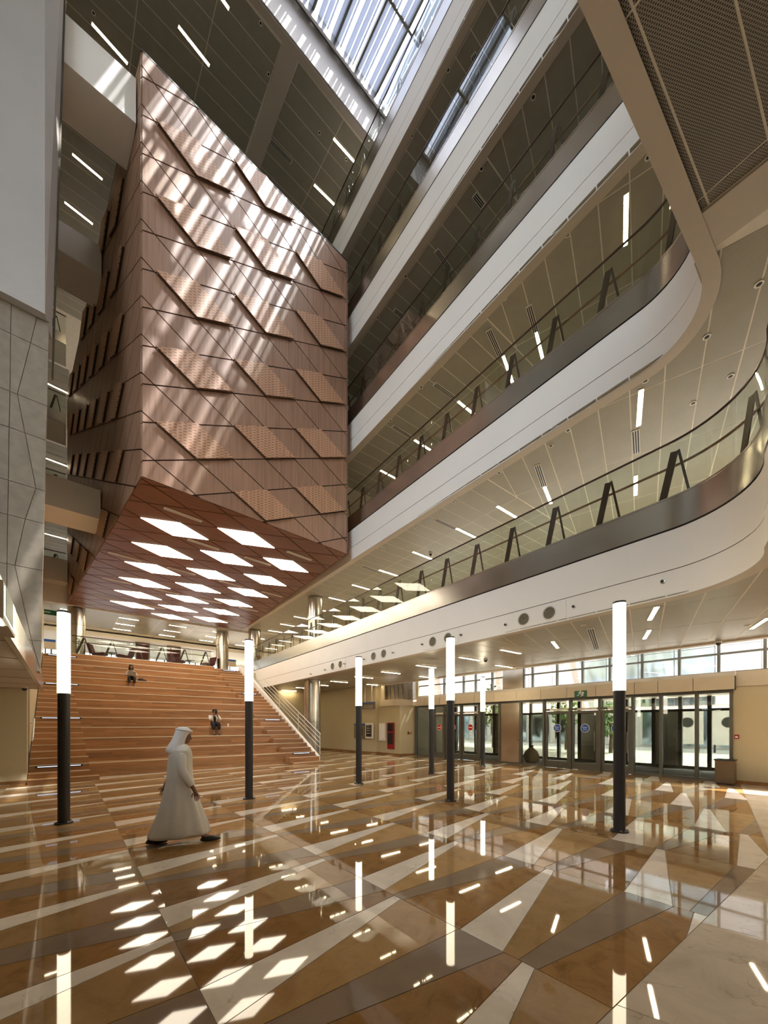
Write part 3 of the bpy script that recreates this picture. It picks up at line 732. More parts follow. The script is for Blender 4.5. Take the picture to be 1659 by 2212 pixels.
for i in range(9):
    u = -9 + 2.7 * i
    MB().box(u + .12, u + 2.7, 41.1, 41.12, ZL + .4, ZL + 2.3).build('pane', M['window_glass'], wn)
    MB().box(u, u + .12, 41.0, 41.25, ZL + .4, ZL + 2.3).build('mullion', M['frame_metal'], wn)

# ------------------------------------------------------------------ stainless round columns
def column(u, v, z0, z1, r, label):
    t = thing('steel_column', label, 'column', (u, v, z0), 'stainless round columns')
    MB().lathe([(r, 0), (r, z1 - z0)], (u, v, z0), 40).build('shaft', M['column_steel'], t, True)
    for z in (z0 + 1.9, z0 + .02): MB().lathe([(r + .002, 0), (r + .002, .015)], (u, v, z), 40).build('band', M['frame_metal'], t, True)
column(10.05, 17.85, 0, 4.1, .43, 'stainless round column beside the foot of the timber stair')
column(10.25, 17.9, 5.6, 8.5, .40, 'stainless round column on the first balcony above the stair foot column')
column(10.45, 26.9, 5.6, 8.5, .43, 'stainless round column on the upper floor at the right head of the stair')
for px, lab in ((165, 'stainless round column on the upper floor behind the left lamp post'), (480, 'stainless round column on the upper floor at the right end of the balustrade')):
    p = PZ(px, 1409 if px < 300 else 1441, ZL + .35); column(p[0], p[1], ZL, 8.5, .42, lab)

# ------------------------------------------------------------------ left side: concrete wall, white wall, canopy, struts
VC = 12.0
wc = root('wall_left')
jz = [PV(98, y, VC)[2] for y in (690, 756, 876, 951, 1061, 1132, 1234)] + [PV(90, 1385, VC)[2], 3.0]
zig = [PV(x, y, VC)[0] for x, y in ((80.7, 668), (66, 737), (37.4, 847), (54, 934), (77.7, 1057), (54.6, 1127), (31.9, 1220.6), (68, 1380), (88, 1480))]
ver = [PV(24.6 - 12.6 * i / 8, 700 + 90 * i, VC)[0] for i in range(9)]
rig = [PV(107 - 19 * i / 8, 690 + 98 * i, VC)[0] for i in range(9)]
for i in range(8):
    z1, z0 = jz[i], jz[i + 1]
    rows = [(-9.0, ver), (ver, zig), (zig, rig)]
    g = lambda a, n: a if isinstance(a, float) else a[n]
    for a, b in rows:
        P = [(g(a, i), z1), (g(b, i), z1), (g(b, i + 1), z0), (g(a, i + 1), z0)]
        if area(P) < 0: P = P[::-1]
        P = inset(P, .006)
        if len(P) > 2: MB().slab([(p[0], VC, p[1]) for p in P], (0, .05, 0)).build('concrete_panel', M['concrete'], wc)
MB().slab([(-9, VC + .03, jz[0]), (rig[0] - .02, VC + .03, jz[0]), (rig[8] - .02, VC + .03, jz[8]), (-9, VC + .03, jz[8])], (0, .45, 0)).build('wall_core', M['grout'], wc)
ww = root('wall_left_upper')
a0, a1 = PV(97, 680, 11.8), PV(97, 0, 11.8); b0, b1 = PV(112, 700, 12.5), PV(137, 0, 12.5); zlo, zhi = PV(97, 678, 11.8)[2], 28.0
k = (zhi - b1[2]) / (b1[2] - b0[2]); bt = (b1[0] + (b1[0] - b0[0]) * k, 12.5)
bl = (b0[0], 12.5)
MB().hexa([(-9, 11.8, zlo), (a0[0], 11.8, zlo), (*bl, zlo), (-9, 12.5, zlo)], [(-9, 11.8, zhi), (a1[0], 11.8, zhi), (*bt, zhi), (-9, 12.5, zhi)]).build('white_panel', M['plaster'], ww)
MB().hexa([(bl[0] - .01, 12.5, zlo - .9), (bl[0] + .03, 12.5, zlo - .9), (bl[0] + .03, 12.62, zlo - .9), (bl[0] - .01, 12.62, zlo - .9)], [(bt[0] - .01, 12.5, zhi), (bt[0] + .03, 12.5, zhi), (bt[0] + .03, 12.62, zhi), (bt[0] - .01, 12.62, zhi)]).build('edge_trim', M['frame_metal'], ww)
def strut(label, u1, v0, w, z0, z1):
    tag(MB().box(-5, u1, v0, v0 + w, z0, z1).build('bridge_beam', M['white_paint']), label, 'beam', 'white beams tying the box to the left side')
zz = PV(306, 277, 12.55)[2]
strut('White beam with sun streaks at the upper front corner of the box', 1.52, 12.55, 1.25, zz, zz + 1.25)
lt = lambda x: None
def on_left(px, py):    # hit with the left face of the box
    r = ray(px, py); n = (nL.x, nL.y); t = (C0[0] * n[0] + C0[1] * n[1]) / (r[0] * n[0] + r[1] * n[1]); return (r[0] * t, r[1] * t, EYE + r[2] * t)
p, q = on_left(223, 598), on_left(224, 538); strut('White beam in mid height left of the box, its underside in shade', p[0] - .05, p[1], 1.5, p[2], q[2] + .1)
p, q = on_left(221, 1123), on_left(223, 1056); strut('Low beige beam at the left foot of the box', p[0] - .05, p[1], 1.5, p[2], q[2])
p, q = on_left(147, 1262), on_left(148, 1212); strut('Far low beam at the rear left foot of the box', p[0] - .02, p[1] - .3, 1.2, p[2], q[2])
# low canopy on the left
can = tag(thing('side_canopy', 'low beige canopy with glossy steel edge along the left wall', 'canopy', (-1, 8, 2.8)), 'low beige canopy with glossy steel edge along the left wall', 'canopy')
MB().box(-7, -.56, -4, 15.5, 2.82, 3.2).build('soffit', M['soffit_paint'], can)
MB().box(-.56, -.50, -4, 15.5, 2.80, 3.27).build('edge_band', M['steel'], can)
for v in range(1, 10): MB().box(-7, -.58, 1.7 * v - .006, 1.7 * v + .006, 2.812, 2.83).build('joint', M['grout'], can)
wl = structure(MB().box(-9, -.86, 15.5, 15.8, 0, 2.83).build('wall_stair_left', M['cream_paint']))
structure(MB().box(-2.4, -.88, 16.9, 17.2, 0, 9.0).build('wall_stair_return', M['cream_paint']))
structure(MB().box(-2.4, -.88, 17.2, 28, 0, 9.0).build('wall_stair_side', M['cream_paint']))
structure(MB().box(-9, -.85, 15.47, 15.5, 0, .10).build('baseboard_left', M['base_stone']))
wfl = root('wall_far_left')
MB().box(-9.3, -9, -6, 42, 0, 9).build('wall_part', M['cream_paint'], wfl); MB().box(-9.3, -9, 3.4, 42, 9, 28).build('wall_part', M['cream_paint'], wfl); MB().box(-9.3, -9, -6, 3.4, 26, 28).build('wall_part', M['cream_paint'], wfl)
wbh = root('window_added_fill')  # unseen glazing, added so neutral daylight fills the balcony edges
for i in range(6): MB().box(-9.25, -9.05, -6 + 1.87 * i, -5.9 + 1.87 * i, 9, 26).build('mullion', M['frame_metal'], wbh)
for i in range(5):
    for j in range(4): MB().box(-9.16, -9.14, -5.9 + 1.87 * i, -6 + 1.87 * (i + 1), 9.05 + 4.25 * j, 13.2 + 4.25 * j).build('pane', M['window_glass'], wbh)
structure(MB().box(-9, REAR, -6.3, -6, 0, 28).build('wall_behind', M['cream_paint']))

# ------------------------------------------------------------------ entrance side
UE = 15.35
for k in (2, 3, 4, 5): structure(MB().box(REAR, REAR + .3, -6, 42, LEV[k] + 1.2, LEV[k] + 4.5).build('wall_right_%d' % k, M['cream_paint']))
structure(MB().box(UE - .03, UE + .3, -6, 1.98, 0, 2.88).build('wall_right_lobby', M['cream_paint']))
structure(MB().box(UE - .05, UE + .0, -6, 1.98, 0, .1).build('baseboard_right', M['base_stone']))
tr = root('trim_1')
for i in range(5): MB().box(UE - .05, UE + .25, 1.97 - 1.2 * (i + 1), 1.96 - 1.2 * i - .015, 2.89, 3.34).build('panel', M['panel_cream'], tr)
# door head band
band = root('trim_2')
vs = [PU(x, 1500, 15.05)[1] for x in (899, 917, 950, 985, 1024, 1067, 1115, 1168, 1224, 1287, 1370, 1421, 1497, 1587)]
for a, b in zip(vs, vs[1:]): MB().box(15.05, 15.30, b + .008, a - .008, 2.80, 3.22).build('panel', M['panel_cream'], band)
MB().box(15.07, 15.4, vs[-1], vs[0], 2.80, 3.20).build('panel_core', M['dark_gap'], band)
MB().box(15.2, 15.75, vs[-1], vs[0], 3.22, 3.34).build('sill', M['soffit_paint'], band)
# glazed front
def pane(parent, v0, v1, z0, z1, u=UE, mat='door_glass', name='glass_pane'): return MB().box(u - .006, u + .006, v0, v1, z0, z1).build(name, M[mat], parent)
mv = [15.4, 14.05, 13.26, 12.16, 11.07, 9.95, 8.9, 7.83, 6.75, 5.67, 4.59, 3.77, 2.83, 2.01]
front = root('window_2')
for v in mv: MB().box(UE - .09, UE + .09, v - .04, v + .04, 0, 2.80).build('mullion', M['frame_metal'], front)
MB().box(UE - .07, UE + .07, 2.0, 15.4, 2.72, 2.80).build('head', M['frame_metal'], front)
DOORS = (1, 2, 3, 7, 8, 9)
for i, (a, b) in enumerate(zip(mv, mv[1:])):
    if i in DOORS: continue
    MB().box(UE - .06, UE + .06, b + .04, a - .04, 0, .09).build('bottom_rail', M['frame_metal'], front)
    if i == 5: MB().box(UE - .03, UE + .03, b + .04, a - .04, .09, 2.72).build('steel_panel', M['column_steel'], front); MB().box(UE - .09, UE - .06, b + .1, b + .35, 1.05, 1.09).build('handle', M['steel'], front)
    else: pane(front, b + .04, a - .04, .09, 2.72)
M['sign_red'] = plain('sign_red', (.55, .012, .01, 1), .4, var=.02); M['sign_blue'] = plain('sign_blue', (.012, .09, .42, 1), .4, var=.02)
M['sign_white'] = plain('sign_white', (.85, .84, .80, 1), .4, var=.02)
def text(name, body, size, mat, parent, M4, ext=.001):
    cu = bpy.data.curves.new(name, 'FONT'); cu.body = body; cu.size = size; cu.extrude = ext; cu.align_x = 'CENTER'; cu.align_y = 'CENTER'; cu.resolution_u = 2
    tmp = bpy.data.objects.new('tmp', cu); COL.objects.link(tmp); bpy.context.view_layer.update()
    me = bpy.data.meshes.new_from_object(tmp.evaluated_get(bpy.context.evaluated_depsgraph_get())); bpy.data.objects.remove(tmp)
    me.transform(M4); me.materials.clear(); me.materials.append(mat); return link(name, me, parent)
def faceM(loc, right, up=(0, 0, 1)):    # matrix with text x along right, y along up
    r = Vector(right).normalized(); upv = Vector(up); n = r.cross(upv)
    m = Matrix((r, upv, n)).transposed().to_4x4(); m.translation = Vector(loc); return m
for n, i in enumerate(DOORS):
    a, b = mv[i], mv[i + 1]; dr = root('door_%d' % (n + 1)); c = (a + b) / 2
    f = MB(); lo, hi = b + .05, a - .05
    f.box(UE - .035, UE + .035, lo, lo + .09, .02, 2.3); f.box(UE - .035, UE + .035, hi - .09, hi, .02, 2.3); f.box(UE - .035, UE + .035, lo + .09, hi - .09, 2.2, 2.3); f.box(UE - .035, UE + .035, lo + .09, hi - .09, .02, .28)
    f.build('leaf_frame', M['frame_metal'], dr)
    pane(dr, lo + .09, hi - .09, .28, 2.2)
    MB().box(UE - .07, UE + .07, b + .04, a - .04, 2.32, 2.40).build('transom', M['frame_metal'], dr)
    pane(dr, b + .04, a - .04, 2.40, 2.72)
    MB().box(UE - .14, UE - .07, lo + .02, hi - .25, 2.32, 2.39).build('door_closer', M['fixture_white'], dr)
    MB().tube([(UE - .08, lo + .12, .75), (UE - .08, lo + .12, 1.5)], .016, 8).build('pull_handle', M['steel'], dr, True)
    st = MB().lathe([(.165, 0), (.165, .003)], (UE - .009, c, 1.62), 28, (-1, 0, 0)).build('sticker', M['sign_white'], dr)
    MB().lathe([(.145, 0), (.145, .002)], (UE - .013, c, 1.62), 28, (-1, 0, 0)).build('sticker_disc', M['sign_red' if n < 3 else 'sign_blue'], st)
    if n < 3: MB().box(UE - .019, UE - .0155, c - .11, c + .11, 1.60, 1.64).build('sticker_bar', M['sign_white'], st)
    else:
        text('lettering', 'Enter', .088, M['sign_white'], st, faceM((UE - .017, c, 1.655), (0, -1, 0)))
        text('lettering', 'Exit', .088, M['sign_white'], st, faceM((UE - .017, c, 1.575), (0, -1, 0)))
# clerestory above the doors
cl = root('window_3')
UC = 15.62
cx = [905, 960, 1002, 1028, 1064, 1089, 1132, 1151, 1204, 1259, 1318, 1388, 1468, 1553, 1653, 1800]
cv = [PU(x, 1450, UC)[1] for x in cx]
for v in cv: MB().box(UC - .06, UC + .06, v - .035, v + .035, 3.34, 6.9).build('mullion', M['frame_metal'], cl)
for z in (3.36, 3.95, 5.2, 6.87): MB().box(UC - .05, UC + .05, cv[-1], cv[0], z - .03, z + .03).build('rail', M['frame_metal'], cl)
for a, b in zip(cv, cv[1:]):
    st = abs(a - PU(1089, 1450, UC)[1]) < .01
    if st: MB().box(UC - .1, UC + .1, b, a, 3.34, 6.9).build('steel_panel', M['column_steel'], cl); continue
    for z0, z1 in ((3.39, 3.92), (3.98, 5.17), (5.23, 6.84)): pane(cl, b + .035, a - .035, z0, z1, UC, 'lobby_glass', 'pane')
structure(MB().box(UC - .1, UC + .2, -6, 16, 6.9, 8.6).build('wall_right_upper', M['cream_paint'])); structure(MB().box(UC - .1, UC + .2, 15.4, 42, 3.2, 9.6).build('wall_right_far', M['cream_paint']))
structure(MB().box(14.15, 14.4, -5.9, 24.5, 4.06, 4.12).build('trim_3', M['soffit_paint']))
# left end of the entrance: cream walls
def vwall(name, pts, z0, z1, mat, th=.2):
    o = None
    mb = MB()
    for a, b in zip(pts, pts[1:]):
        dx, dy = b[0] - a[0], b[1] - a[1]; L = math.hypot(dx, dy); n = Vector((dy / L, -dx / L, 0)) * th
        mb.slab([(*a, z0), (*b, z0), (*b, z1), (*a, z1)], n)
    return mb
W1 = [(14.0, 24.5), (14.28, 19.0), (14.42, 17.95), (14.62, 17.9), (14.62, 17.6), (14.50, 17.5)]
W2 = [(14.50, 17.5), (14.58, 15.96), (15.5, 15.55)]
flip = lambda P: P[::-1]
structure(vwall('w', flip(W1), 0, 4.1, None).build('wall_right_back', M['cream_paint']))
structure(vwall('w', flip(W2), 0, 2.85, None).build('wall_right_pier', M['cream_paint']))
structure(vwall('w', flip([(p[0] - .03, p[1] - .015) for p in W1 + W2[1:]]), 0, .1, None, .03).build('baseboard_back', M['base_stone']))
tb = root('trim_4')
vwall('w', flip([(14.42, 17.5), (14.45, 16.3)]), 2.85, 3.22, None).build('panel', M['panel_cream'], tb); vwall('w', flip([(14.45, 16.3), (15.2, 15.5)]), 2.85, 3.22, None).build('panel', M['panel_cream'], tb)
wq = root('wall_lobby_end')
for i in range(6):
    a = 17.8 - .36 * i
    for q in ([(a, 3.24), (a - .35, 3.24), (a - .22, 4.12), (a, 4.12)],):
        if area([(-p[0], p[1]) for p in q]) < 0: q = q[::-1]
        MB().slab([(14.9, p[0], p[1]) for p in q], (.1, 0, 0)).build('concrete_panel', M['concrete'], wq)
MB().box(14.97, 15.2, 15.3, 17.9, 3.2, 4.2).build('wall_core', M['concrete'], wq)
structure(MB().box(9.4, 14.2, 24.4, 24.7, 0, 5.1).build('wall_under_stair', M['cream_paint']))

# ------------------------------------------------------------------ vestibule and outdoors
M['paving'] = plain('paving', (.62, .56, .48, 1), .8, var=.06, scale=2, rnd=.08)
M['vest_mat'] = plain('vest_mat', (.11, .105, .095, 1), .9)
M['dark_frame'] = plain('dark_frame', (.045, .042, .036, 1), .5)
M['facade_white'] = plain('facade_white', (.78, .70, .66, 1), .7, var=.03, scale=.6, rnd=.05)
M['facade_glass'] = brushed('facade_glass', (.42, .52, .62, 1), .12, (.9, .9, .5), .35, .5)
M['leaf'] = plain('leaf', (.12, .20, .045, 1), .6, var=.35, scale=9, rnd=.15)
M['bark'] = plain('bark', (.12, .08, .05, 1), .9, var=.2)
gr = root('floor_outside')
MB().box(15.7, 110, -60, 120, -.4, -.04).build('ground_base', M['grout'], gr)
for i in range(12):
    for j in range(14): MB().box(19.0 + 2.5 * i, 21.48 + 2.5 * i, -8 + 3 * j, -5.02 + 3 * j, -.04, -.02).build('paving_slab', M['paving'], gr)
MB().box(15.45, 19.0, 1.9, 15.5, -.03, -.004).build('entrance_mat', M['vest_mat'], gr)
UV = 18.9
ves = root('window_5')
structure(MB().box(15.5, 19.2, 1.7, 15.8, 2.86, 3.1).build('ceiling_vestibule', M['panel_cream']))
structure(MB().box(15.45, 19.0, 1.55, 1.85, 0, 2.86).build('wall_vestibule_near', M['steel'])); structure(MB().box(15.45, 19.0, 15.5, 15.8, 0, 2.86).build('wall_vestibule_far', M['panel_cream']))
vv = [15.4, 13.9, 12.6, 11.9, 10.4, 8.9, 7.9, 6.9, 5.9, 4.9, 4.0, 3.1, 1.95]
for v in vv: MB().box(UV - .08, UV + .08, v - .06, v + .06, 0, 2.86).build('mullion', M['dark_frame'], ves)
MB().box(UV - .07, UV + .07, 1.95, 15.4, 2.28, 2.38).build('transom', M['dark_frame'], ves)
for i, (a, b) in enumerate(zip(vv, vv[1:])):
    if i in (2, 6, 9): MB().box(UV - .03, UV + .03, b, a, .1, 2.28).build('steel_panel', M['column_steel'], ves)
    else: pane(ves, b + .06, a - .06, .1, 2.28, UV, 'door_glass', 'pane')
    MB().box(UV - .05, UV + .05, b + .06, a - .06, 0, .12).build('bottom_rail', M['dark_frame'], ves)
# building across the forecourt
bl = thing('opposite_building', 'pale panelled building with blue glass bays across the forecourt outside', 'building', (40, 15, 0))
UB = 36.0
MB().box(UB + .1, UB + 8, -30, 60, 0, 16).build('body', M['facade_white'], bl)
for i in range(30):
    v = 44 - 2.4 * i
    glassy = 4.5 < v < 13
    for j in range(6):
        z0 = 3.2 + 2.1 * j
        MB().box(UB - (.05 if glassy else .0), UB + .12, v + .03, v + 2.37, z0 + .02, z0 + 2.08).build('glass_bay' if glassy else 'facade_panel', M['facade_glass' if glassy else 'facade_white'], bl)
    MB().box(UB - .02, UB + .12, v + .3, v + 2.1, .15, 2.9).build('ground_window', M['facade_glass'], bl)
cn = thing('forecourt_canopy', 'white outdoor canopy on slanted legs seen through the high windows', 'canopy', (24, 10, 0))
MB().box(21, 27, 7.5, 22, 6.2, 6.6).build('roof', M['facade_white'], cn)
for i in range(12): MB().box(21, 27, 8 + 1.1 * i, 8.12 + 1.1 * i, 6.0, 6.2).build('fin', M['facade_white'], cn)
for v in (9.0, 14.0, 19.5): MB().bar((22.0, v - .6, 0), (22.3, v + .8, 6.2), .35, .35).build('leg', M['facade_white'], cn)
def boards():
    for i, v in enumerate((3.4, 5.4, 9.2)):
        t = thing('display_board', 'white outdoor display board with dark shapes, %s from the right' % ('first', 'second', 'third')[i], 'board', (31, v, 0), 'white boards outside')
        MB().box(31.0, 31.12, v, v + 1.7, .5, 2.9).build('board', M['facade_white'], t)
        MB().box(31.02, 31.1, v + .2, v + .3, 0, .5).build('leg', M['dark_frame'], t); MB().box(31.02, 31.1, v + 1.4, v + 1.5, 0, .5).build('leg', M['dark_frame'], t)
        MB().lathe([(.32, 0), (.32, .01)], (30.99, v + .8, 1.9), 20, (-1, 0, 0)).build('shape', M['dark_frame'], t)
boards()
def tree(label, u, v, h, r):
    t = thing('tree', label, 'tree', (u, v, 0), 'trees outside the glass doors')
    MB().tube([(u, v, 0), (u + .1, v, h * .4), (u - .05, v + .1, h * .75)], [.12, .09, .04], 8).build('trunk', M['bark'], t, True)
    mb = MB(); rnd = random.Random(int(v * 10))
    for i in range(420):
        th, ph, rr = rnd.uniform(0, 6.28), rnd.uniform(-1, 1), r * rnd.uniform(.4, 1)
        c = Vector((u + rr * math.cos(th) * math.sqrt(1 - ph * ph), v + rr * math.sin(th) * math.sqrt(1 - ph * ph), h * .68 + rr * 1.1 * ph))
        a = Vector((rnd.uniform(-1, 1), rnd.uniform(-1, 1), rnd.uniform(-1, 1))).normalized() * .16; b = a.cross(Vector((rnd.uniform(-1, 1), rnd.uniform(-1, 1), rnd.uniform(-1, 1)))).normalized() * .08
        mb.add([c - a, c + b, c + a, c - b], [(0, 1, 2, 3)])
    o = mb.build('foliage', M['leaf'], t); o['kind'] = 'stuff'
tree('small leafy tree outside the far left glass doors', 25, 16.8, 4.6, 1.5)
tree('small leafy tree outside behind the middle glass doors', 27, 12.2, 4.2, 1.3)
tree('small low tree outside behind the right glass doors', 26, 9.0, 3.0, 1.1)
sk_ = thing('bean_sack', 'woven beige sack standing in the vestibule behind the glass', 'sack', (16.6, 9.1, 0))
MB().lathe([(.22, 0), (.33, .08), (.36, .3), (.27, .52), (.12, .66), (.06, .72)], (16.6, 9.1, 0), 18).build('bag', plain('sack_weave', (.36, .27, .15, 1), .9, var=.3, scale=40, bump=.5), sk_, True)
MB().lathe([(.07, .70), (.11, .78), (.09, .8)], (16.6, 9.1, 0), 14).build('tied_neck', M['bark'], sk_, True)
tp = thing('tripod', 'black camera tripod standing behind the red marked glass door', 'tripod', (16.6, 13.9, 0))
MB().tube([(16.6, 13.9, .55), (16.6, 13.9, 1.6)], .022, 8).build('centre_column', M['black'], tp); MB().box(16.54, 16.66, 13.84, 13.96, 1.58, 1.72).build('head', M['black'], tp)
for k in range(3): a = 2.1 * k; MB().tube([(16.6, 13.9, .7), (16.6 + .32 * math.cos(a), 13.9 + .32 * math.sin(a), 0)], .018, 6).build('leg', M['black'], tp)

# ------------------------------------------------------------------ light posts in the hall
def lamp_post(u, v, label):
    t = thing('lamp_post', label, 'lamp post', (u, v, 0), 'luminous posts in the hall')
    MB().lathe([(.135, 0), (.135, .022), (.10, .026)], (u, v, 0), 28).build('base_flange', M['post_metal'], t, True)
    for k in range(4):
        a = .5 + k * math.pi / 2; MB().lathe([(.014, 0), (.014, .018), (.007, .024)], (u + .115 * math.cos(a), v + .115 * math.sin(a), .022), 8).build('bolt', M['steel'], t)
    MB().lathe([(.088, .0), (.088, 2.29)], (u, v, .02), 32).build('shaft', M['post_metal'], t, True)
    MB().lathe([(.093, 0), (.093, 1.425)], (u, v, 2.31), 32).build('light_tube', M['lamp_post'], t, True)
    MB().lathe([(.096, 0), (.096, .03), (.03, .045)], (u, v, 3.735), 28).build('cap', M['post_metal'], t, True)
for px, py, lab in [(138, 1778, 'leftmost dark lamp post with white glowing upper tube'), (538, 1725, 'lamp post with glowing tube in front of the timber stair right side'), (775, 1693, 'lamp post with glowing tube in front of the cream wall notice boards'),
                    (932, 1672, 'lamp post with glowing tube at the left glass doors'), (1043, 1655, 'farthest small lamp post with glowing tube close to the glass doors'), (1338, 1796, 'nearest and tallest lamp post, right, before the glass doors'), (973, 1730, 'lamp post with glowing tube left of the nearest one, mid hall')]:
    p = PZ(px, py, 0); lamp_post(p[0], p[1], lab)

# ------------------------------------------------------------------ jet diffusers and small fittings on the lowest balcony edge
for n, (a, b) in enumerate([((1132, 1340), (1187, 1327)), ((935, 1389), (968, 1382)), ((807, 1420), (829, 1415)), ((718, 1443), (735, 1439))]):
    uu = lambda p: fascia_u(PU(p[0], p[1], 8.7)[1])
    pa, pb = PU(*a, uu(a)), PU(*b, uu(b)); zc = LEV[1] + .255
    t = thing('jet_diffuser', 'pair of round ringed air nozzles on the lowest balcony edge, %s from the right' % ('first', 'second', 'third', 'fourth')[n], 'air vent', (pa[0], pa[1], zc), 'round air nozzles')
    v0, v1 = pa[1], pb[1]; vm = (v0 + v1) / 2
    MB().slab([(fascia_u(vm + .72) - .004, vm + .72, zc - .2), (fascia_u(vm - .72) - .004, vm - .72, zc - .2), (fascia_u(vm - .72) - .004, vm - .72, zc + .2), (fascia_u(vm + .72) - .004, vm + .72, zc + .2)], (-.008, 0, 0)).build('plate', M['white_paint'], t)
    for v in (v0, v1):
        c = (fascia_u(v) - .012, v, zc)
        MB().lathe([(.165, 0), (.165, .012), (.145, .02), (.135, .006)], c, 28, (-1, 0, 0)).build('rim', M['fixture_white'], t, True)
        MB().lathe([(.134, .004), (.134, .007)], c, 28, (-1, 0, 0)).build('throat', M['grout_dark'], t)
        for r in (.115, .085, .055, .025):
            MB().tube([(c[0] - .014, c[1] + r * math.cos(x * math.pi / 10), c[2] + r * math.sin(x * math.pi / 10)) for x in range(21)], .0095, 5).build('ring', M['ring_metal'], t, True)
for n, (px, py) in enumerate([(1432, 1257), (1240, 1311), (1093, 1350), (997, 1372), (913, 1392), (850, 1410), (787, 1424), (745, 1434), (703, 1447), (672, 1456)]):
    v = PU(px, py, 8.7)[1]; c = PU(px, py, fascia_u(v) if v > 2.2 else 8.35)
    t = thing('sprinkler', 'tiny chrome sprinkler head on the lowest balcony edge, %s from the right' % ORD[n], 'sprinkler', c, 'sprinklers on the balcony edge')
    MB().lathe([(.035, -.02), (.035, .01), (.016, .014), (.016, .06)], c, 12, (-1, 0, 0)).build('escutcheon', M['steel'], t, True); MB().lathe([(.028, .055), (.022, .065)], c, 10, (-1, 0, 0)).build('deflector', M['black'], t)
def dome(px, py, z, label):
    c = PZ(px, py, z); t = thing('dome_camera', label, 'camera', c, 'dome cameras')
    MB().lathe([(.075, .0), (.075, -.04)], c, 18).build('base', M['fixture_white'], t, True); MB().lathe([(.062, -.04), (.055, -.075), (.035, -.10), (.01, -.108)], c, 18).build('dome', M['black'], t, True)
dome(1049, 1424, LEV[1] + .03, 'black dome camera on the lowest ceiling, left of the slanted lights'); dome(1552, 1386, LEV[1] + .0, 'small dome camera at the lobby ceiling edge above the high windows')
dome(53, 1484, 2.82, 'dome camera under the low canopy at far left'); dome(930, 1195, LEV[2] + .03, 'white dome camera on the ceiling above the first balcony')

# ------------------------------------------------------------------ signs, cabinets
def wallbox(name, label, cat, px0, py0, px1, py1, u, th, mat, group=None):
    a, b = PU(px0, py0, u), PU(px1, py1, u); t = thing(name, label, cat, (u, (a[1] + b[1]) / 2, b[2]), group)
    z1 = (a[2] + PU(px1, py0, u)[2]) / 2; z0 = (b[2] + PU(px0, py1, u)[2]) / 2
    MB().box(u - th, u, b[1], a[1], z0, z1).build('board', mat, t); return t, b[1], a[1], z0, z1
M['board_tan'] = plain('board_tan', (.20, .15, .07, 1), .5); M['board_dark'] = plain('board_dark', (.02, .02, .02, 1), .3); M['paper'] = plain('paper', (.55, .47, .38, 1), .7)
M['sign_grey'] = plain('sign_grey', (.16, .15, .12, 1), .5); M['fire_red'] = plain('fire_red', (.32, .012, .018, 1), .35); M['sign_green'] = plain('sign_green', (.008, .12, .055, 1), .4)
t, v0, v1, z0, z1 = wallbox('notice_board', 'tan notice board with blue header behind the lamp post', 'notice board', 766, 1563, 789, 1595, 14.22, .04, M['board_tan'])
MB().box(14.17, 14.185, v0, v1, z1 - .09, z1).build('header', M['sign_blue'], t); MB().box(14.172, 14.182, v0 + .25, v0 + .31, z0 + .18, z1 - .25).build('figure', M['board_dark'], t)
t, v0, v1, z0, z1 = wallbox('poster_case', 'white framed case with pale papers on black on the cream wall', 'display case', 791, 1562, 806.5, 1595, 14.27, .07, M['sign_white'])
MB().box(14.19, 14.205, v0 + .09, v1 - .09, z0 + .1, z1 - .1).build('backing', M['board_dark'], t)
for i in range(2):
    for j, zz in enumerate((.80, .63, .48, .30)): MB().box(14.184, 14.19, v1 - .2 - .24 * i - (.16 if i == 0 else .08), v1 - .2 - .24 * i, z0 + zz * (z1 - z0), z0 + zz * (z1 - z0) + .07).build('paper', M['paper'], t)
t, v0, v1, z0, z1 = wallbox('hanging_sign', 'hanging direction sign with blue strip above the notice boards', 'sign', 783, 1517, 811, 1532, 13.9, .06, M['sign_grey'])
MB().box(13.83, 13.845, v0, v1, z1 - .07, z1).build('header', M['sign_blue'], t)
for j in range(4): MB().box(13.83, 13.842, v0 + .15, v1 - .2, z0 + .04 + .055 * j, z0 + .06 + .055 * j).build('text_line', M['paper'], t)
MB().tube([(13.87, v0 + .3, z1), (13.87, v0 + .3, 4.1)], .012, 6).build('rod', M['fixture_white'], t); MB().tube([(13.87, v1 - .3, z1), (13.87, v1 - .3, 4.1)], .012, 6).build('rod', M['fixture_white'], t)
t, v0, v1, z0, z1 = wallbox('white_cabinet', 'white wall cabinet left of the red fire hose cabinet', 'cabinet', 822, 1562, 835, 1600, 14.50, .12, M['fixture_white'])
MB().box(14.372, 14.38, v0 + .04, v1 - .04, z0 + .06, z1 - .06).build('door', M['white_paint'], t); MB().box(14.366, 14.372, v0 + .06, v0 + .16, z0 + .1, z0 + .13).build('label_plate', M['grout'], t)
t, v0, v1, z0, z1 = wallbox('fire_hose_cabinet', 'tall red fire hose cabinet with dark glass on the cream wall', 'cabinet', 838, 1561, 852, 1618, 14.53, .06, M['fire_red'])
MB().box(14.46, 14.472, v0 + .07, v1 - .07, z0 + .28, z0 + .95).build('glass', M['board_dark'], t); MB().box(14.46, 14.472, v0 + .07, v1 - .07, z0 + 1.03, z1 - .06).build('glass', M['board_dark'], t); MB().tube([(14.45, v0 + .05, z0 + .5), (14.45, v0 + .05, z0 + .6)], .01, 6).build('handle', M['steel'], t)
t = thing('switch_panel', 'dark switch with red call button on the cream pier', 'switch', (15.0, 15.76, 1.3))
n = Vector((.36, .93, 0)).normalized()
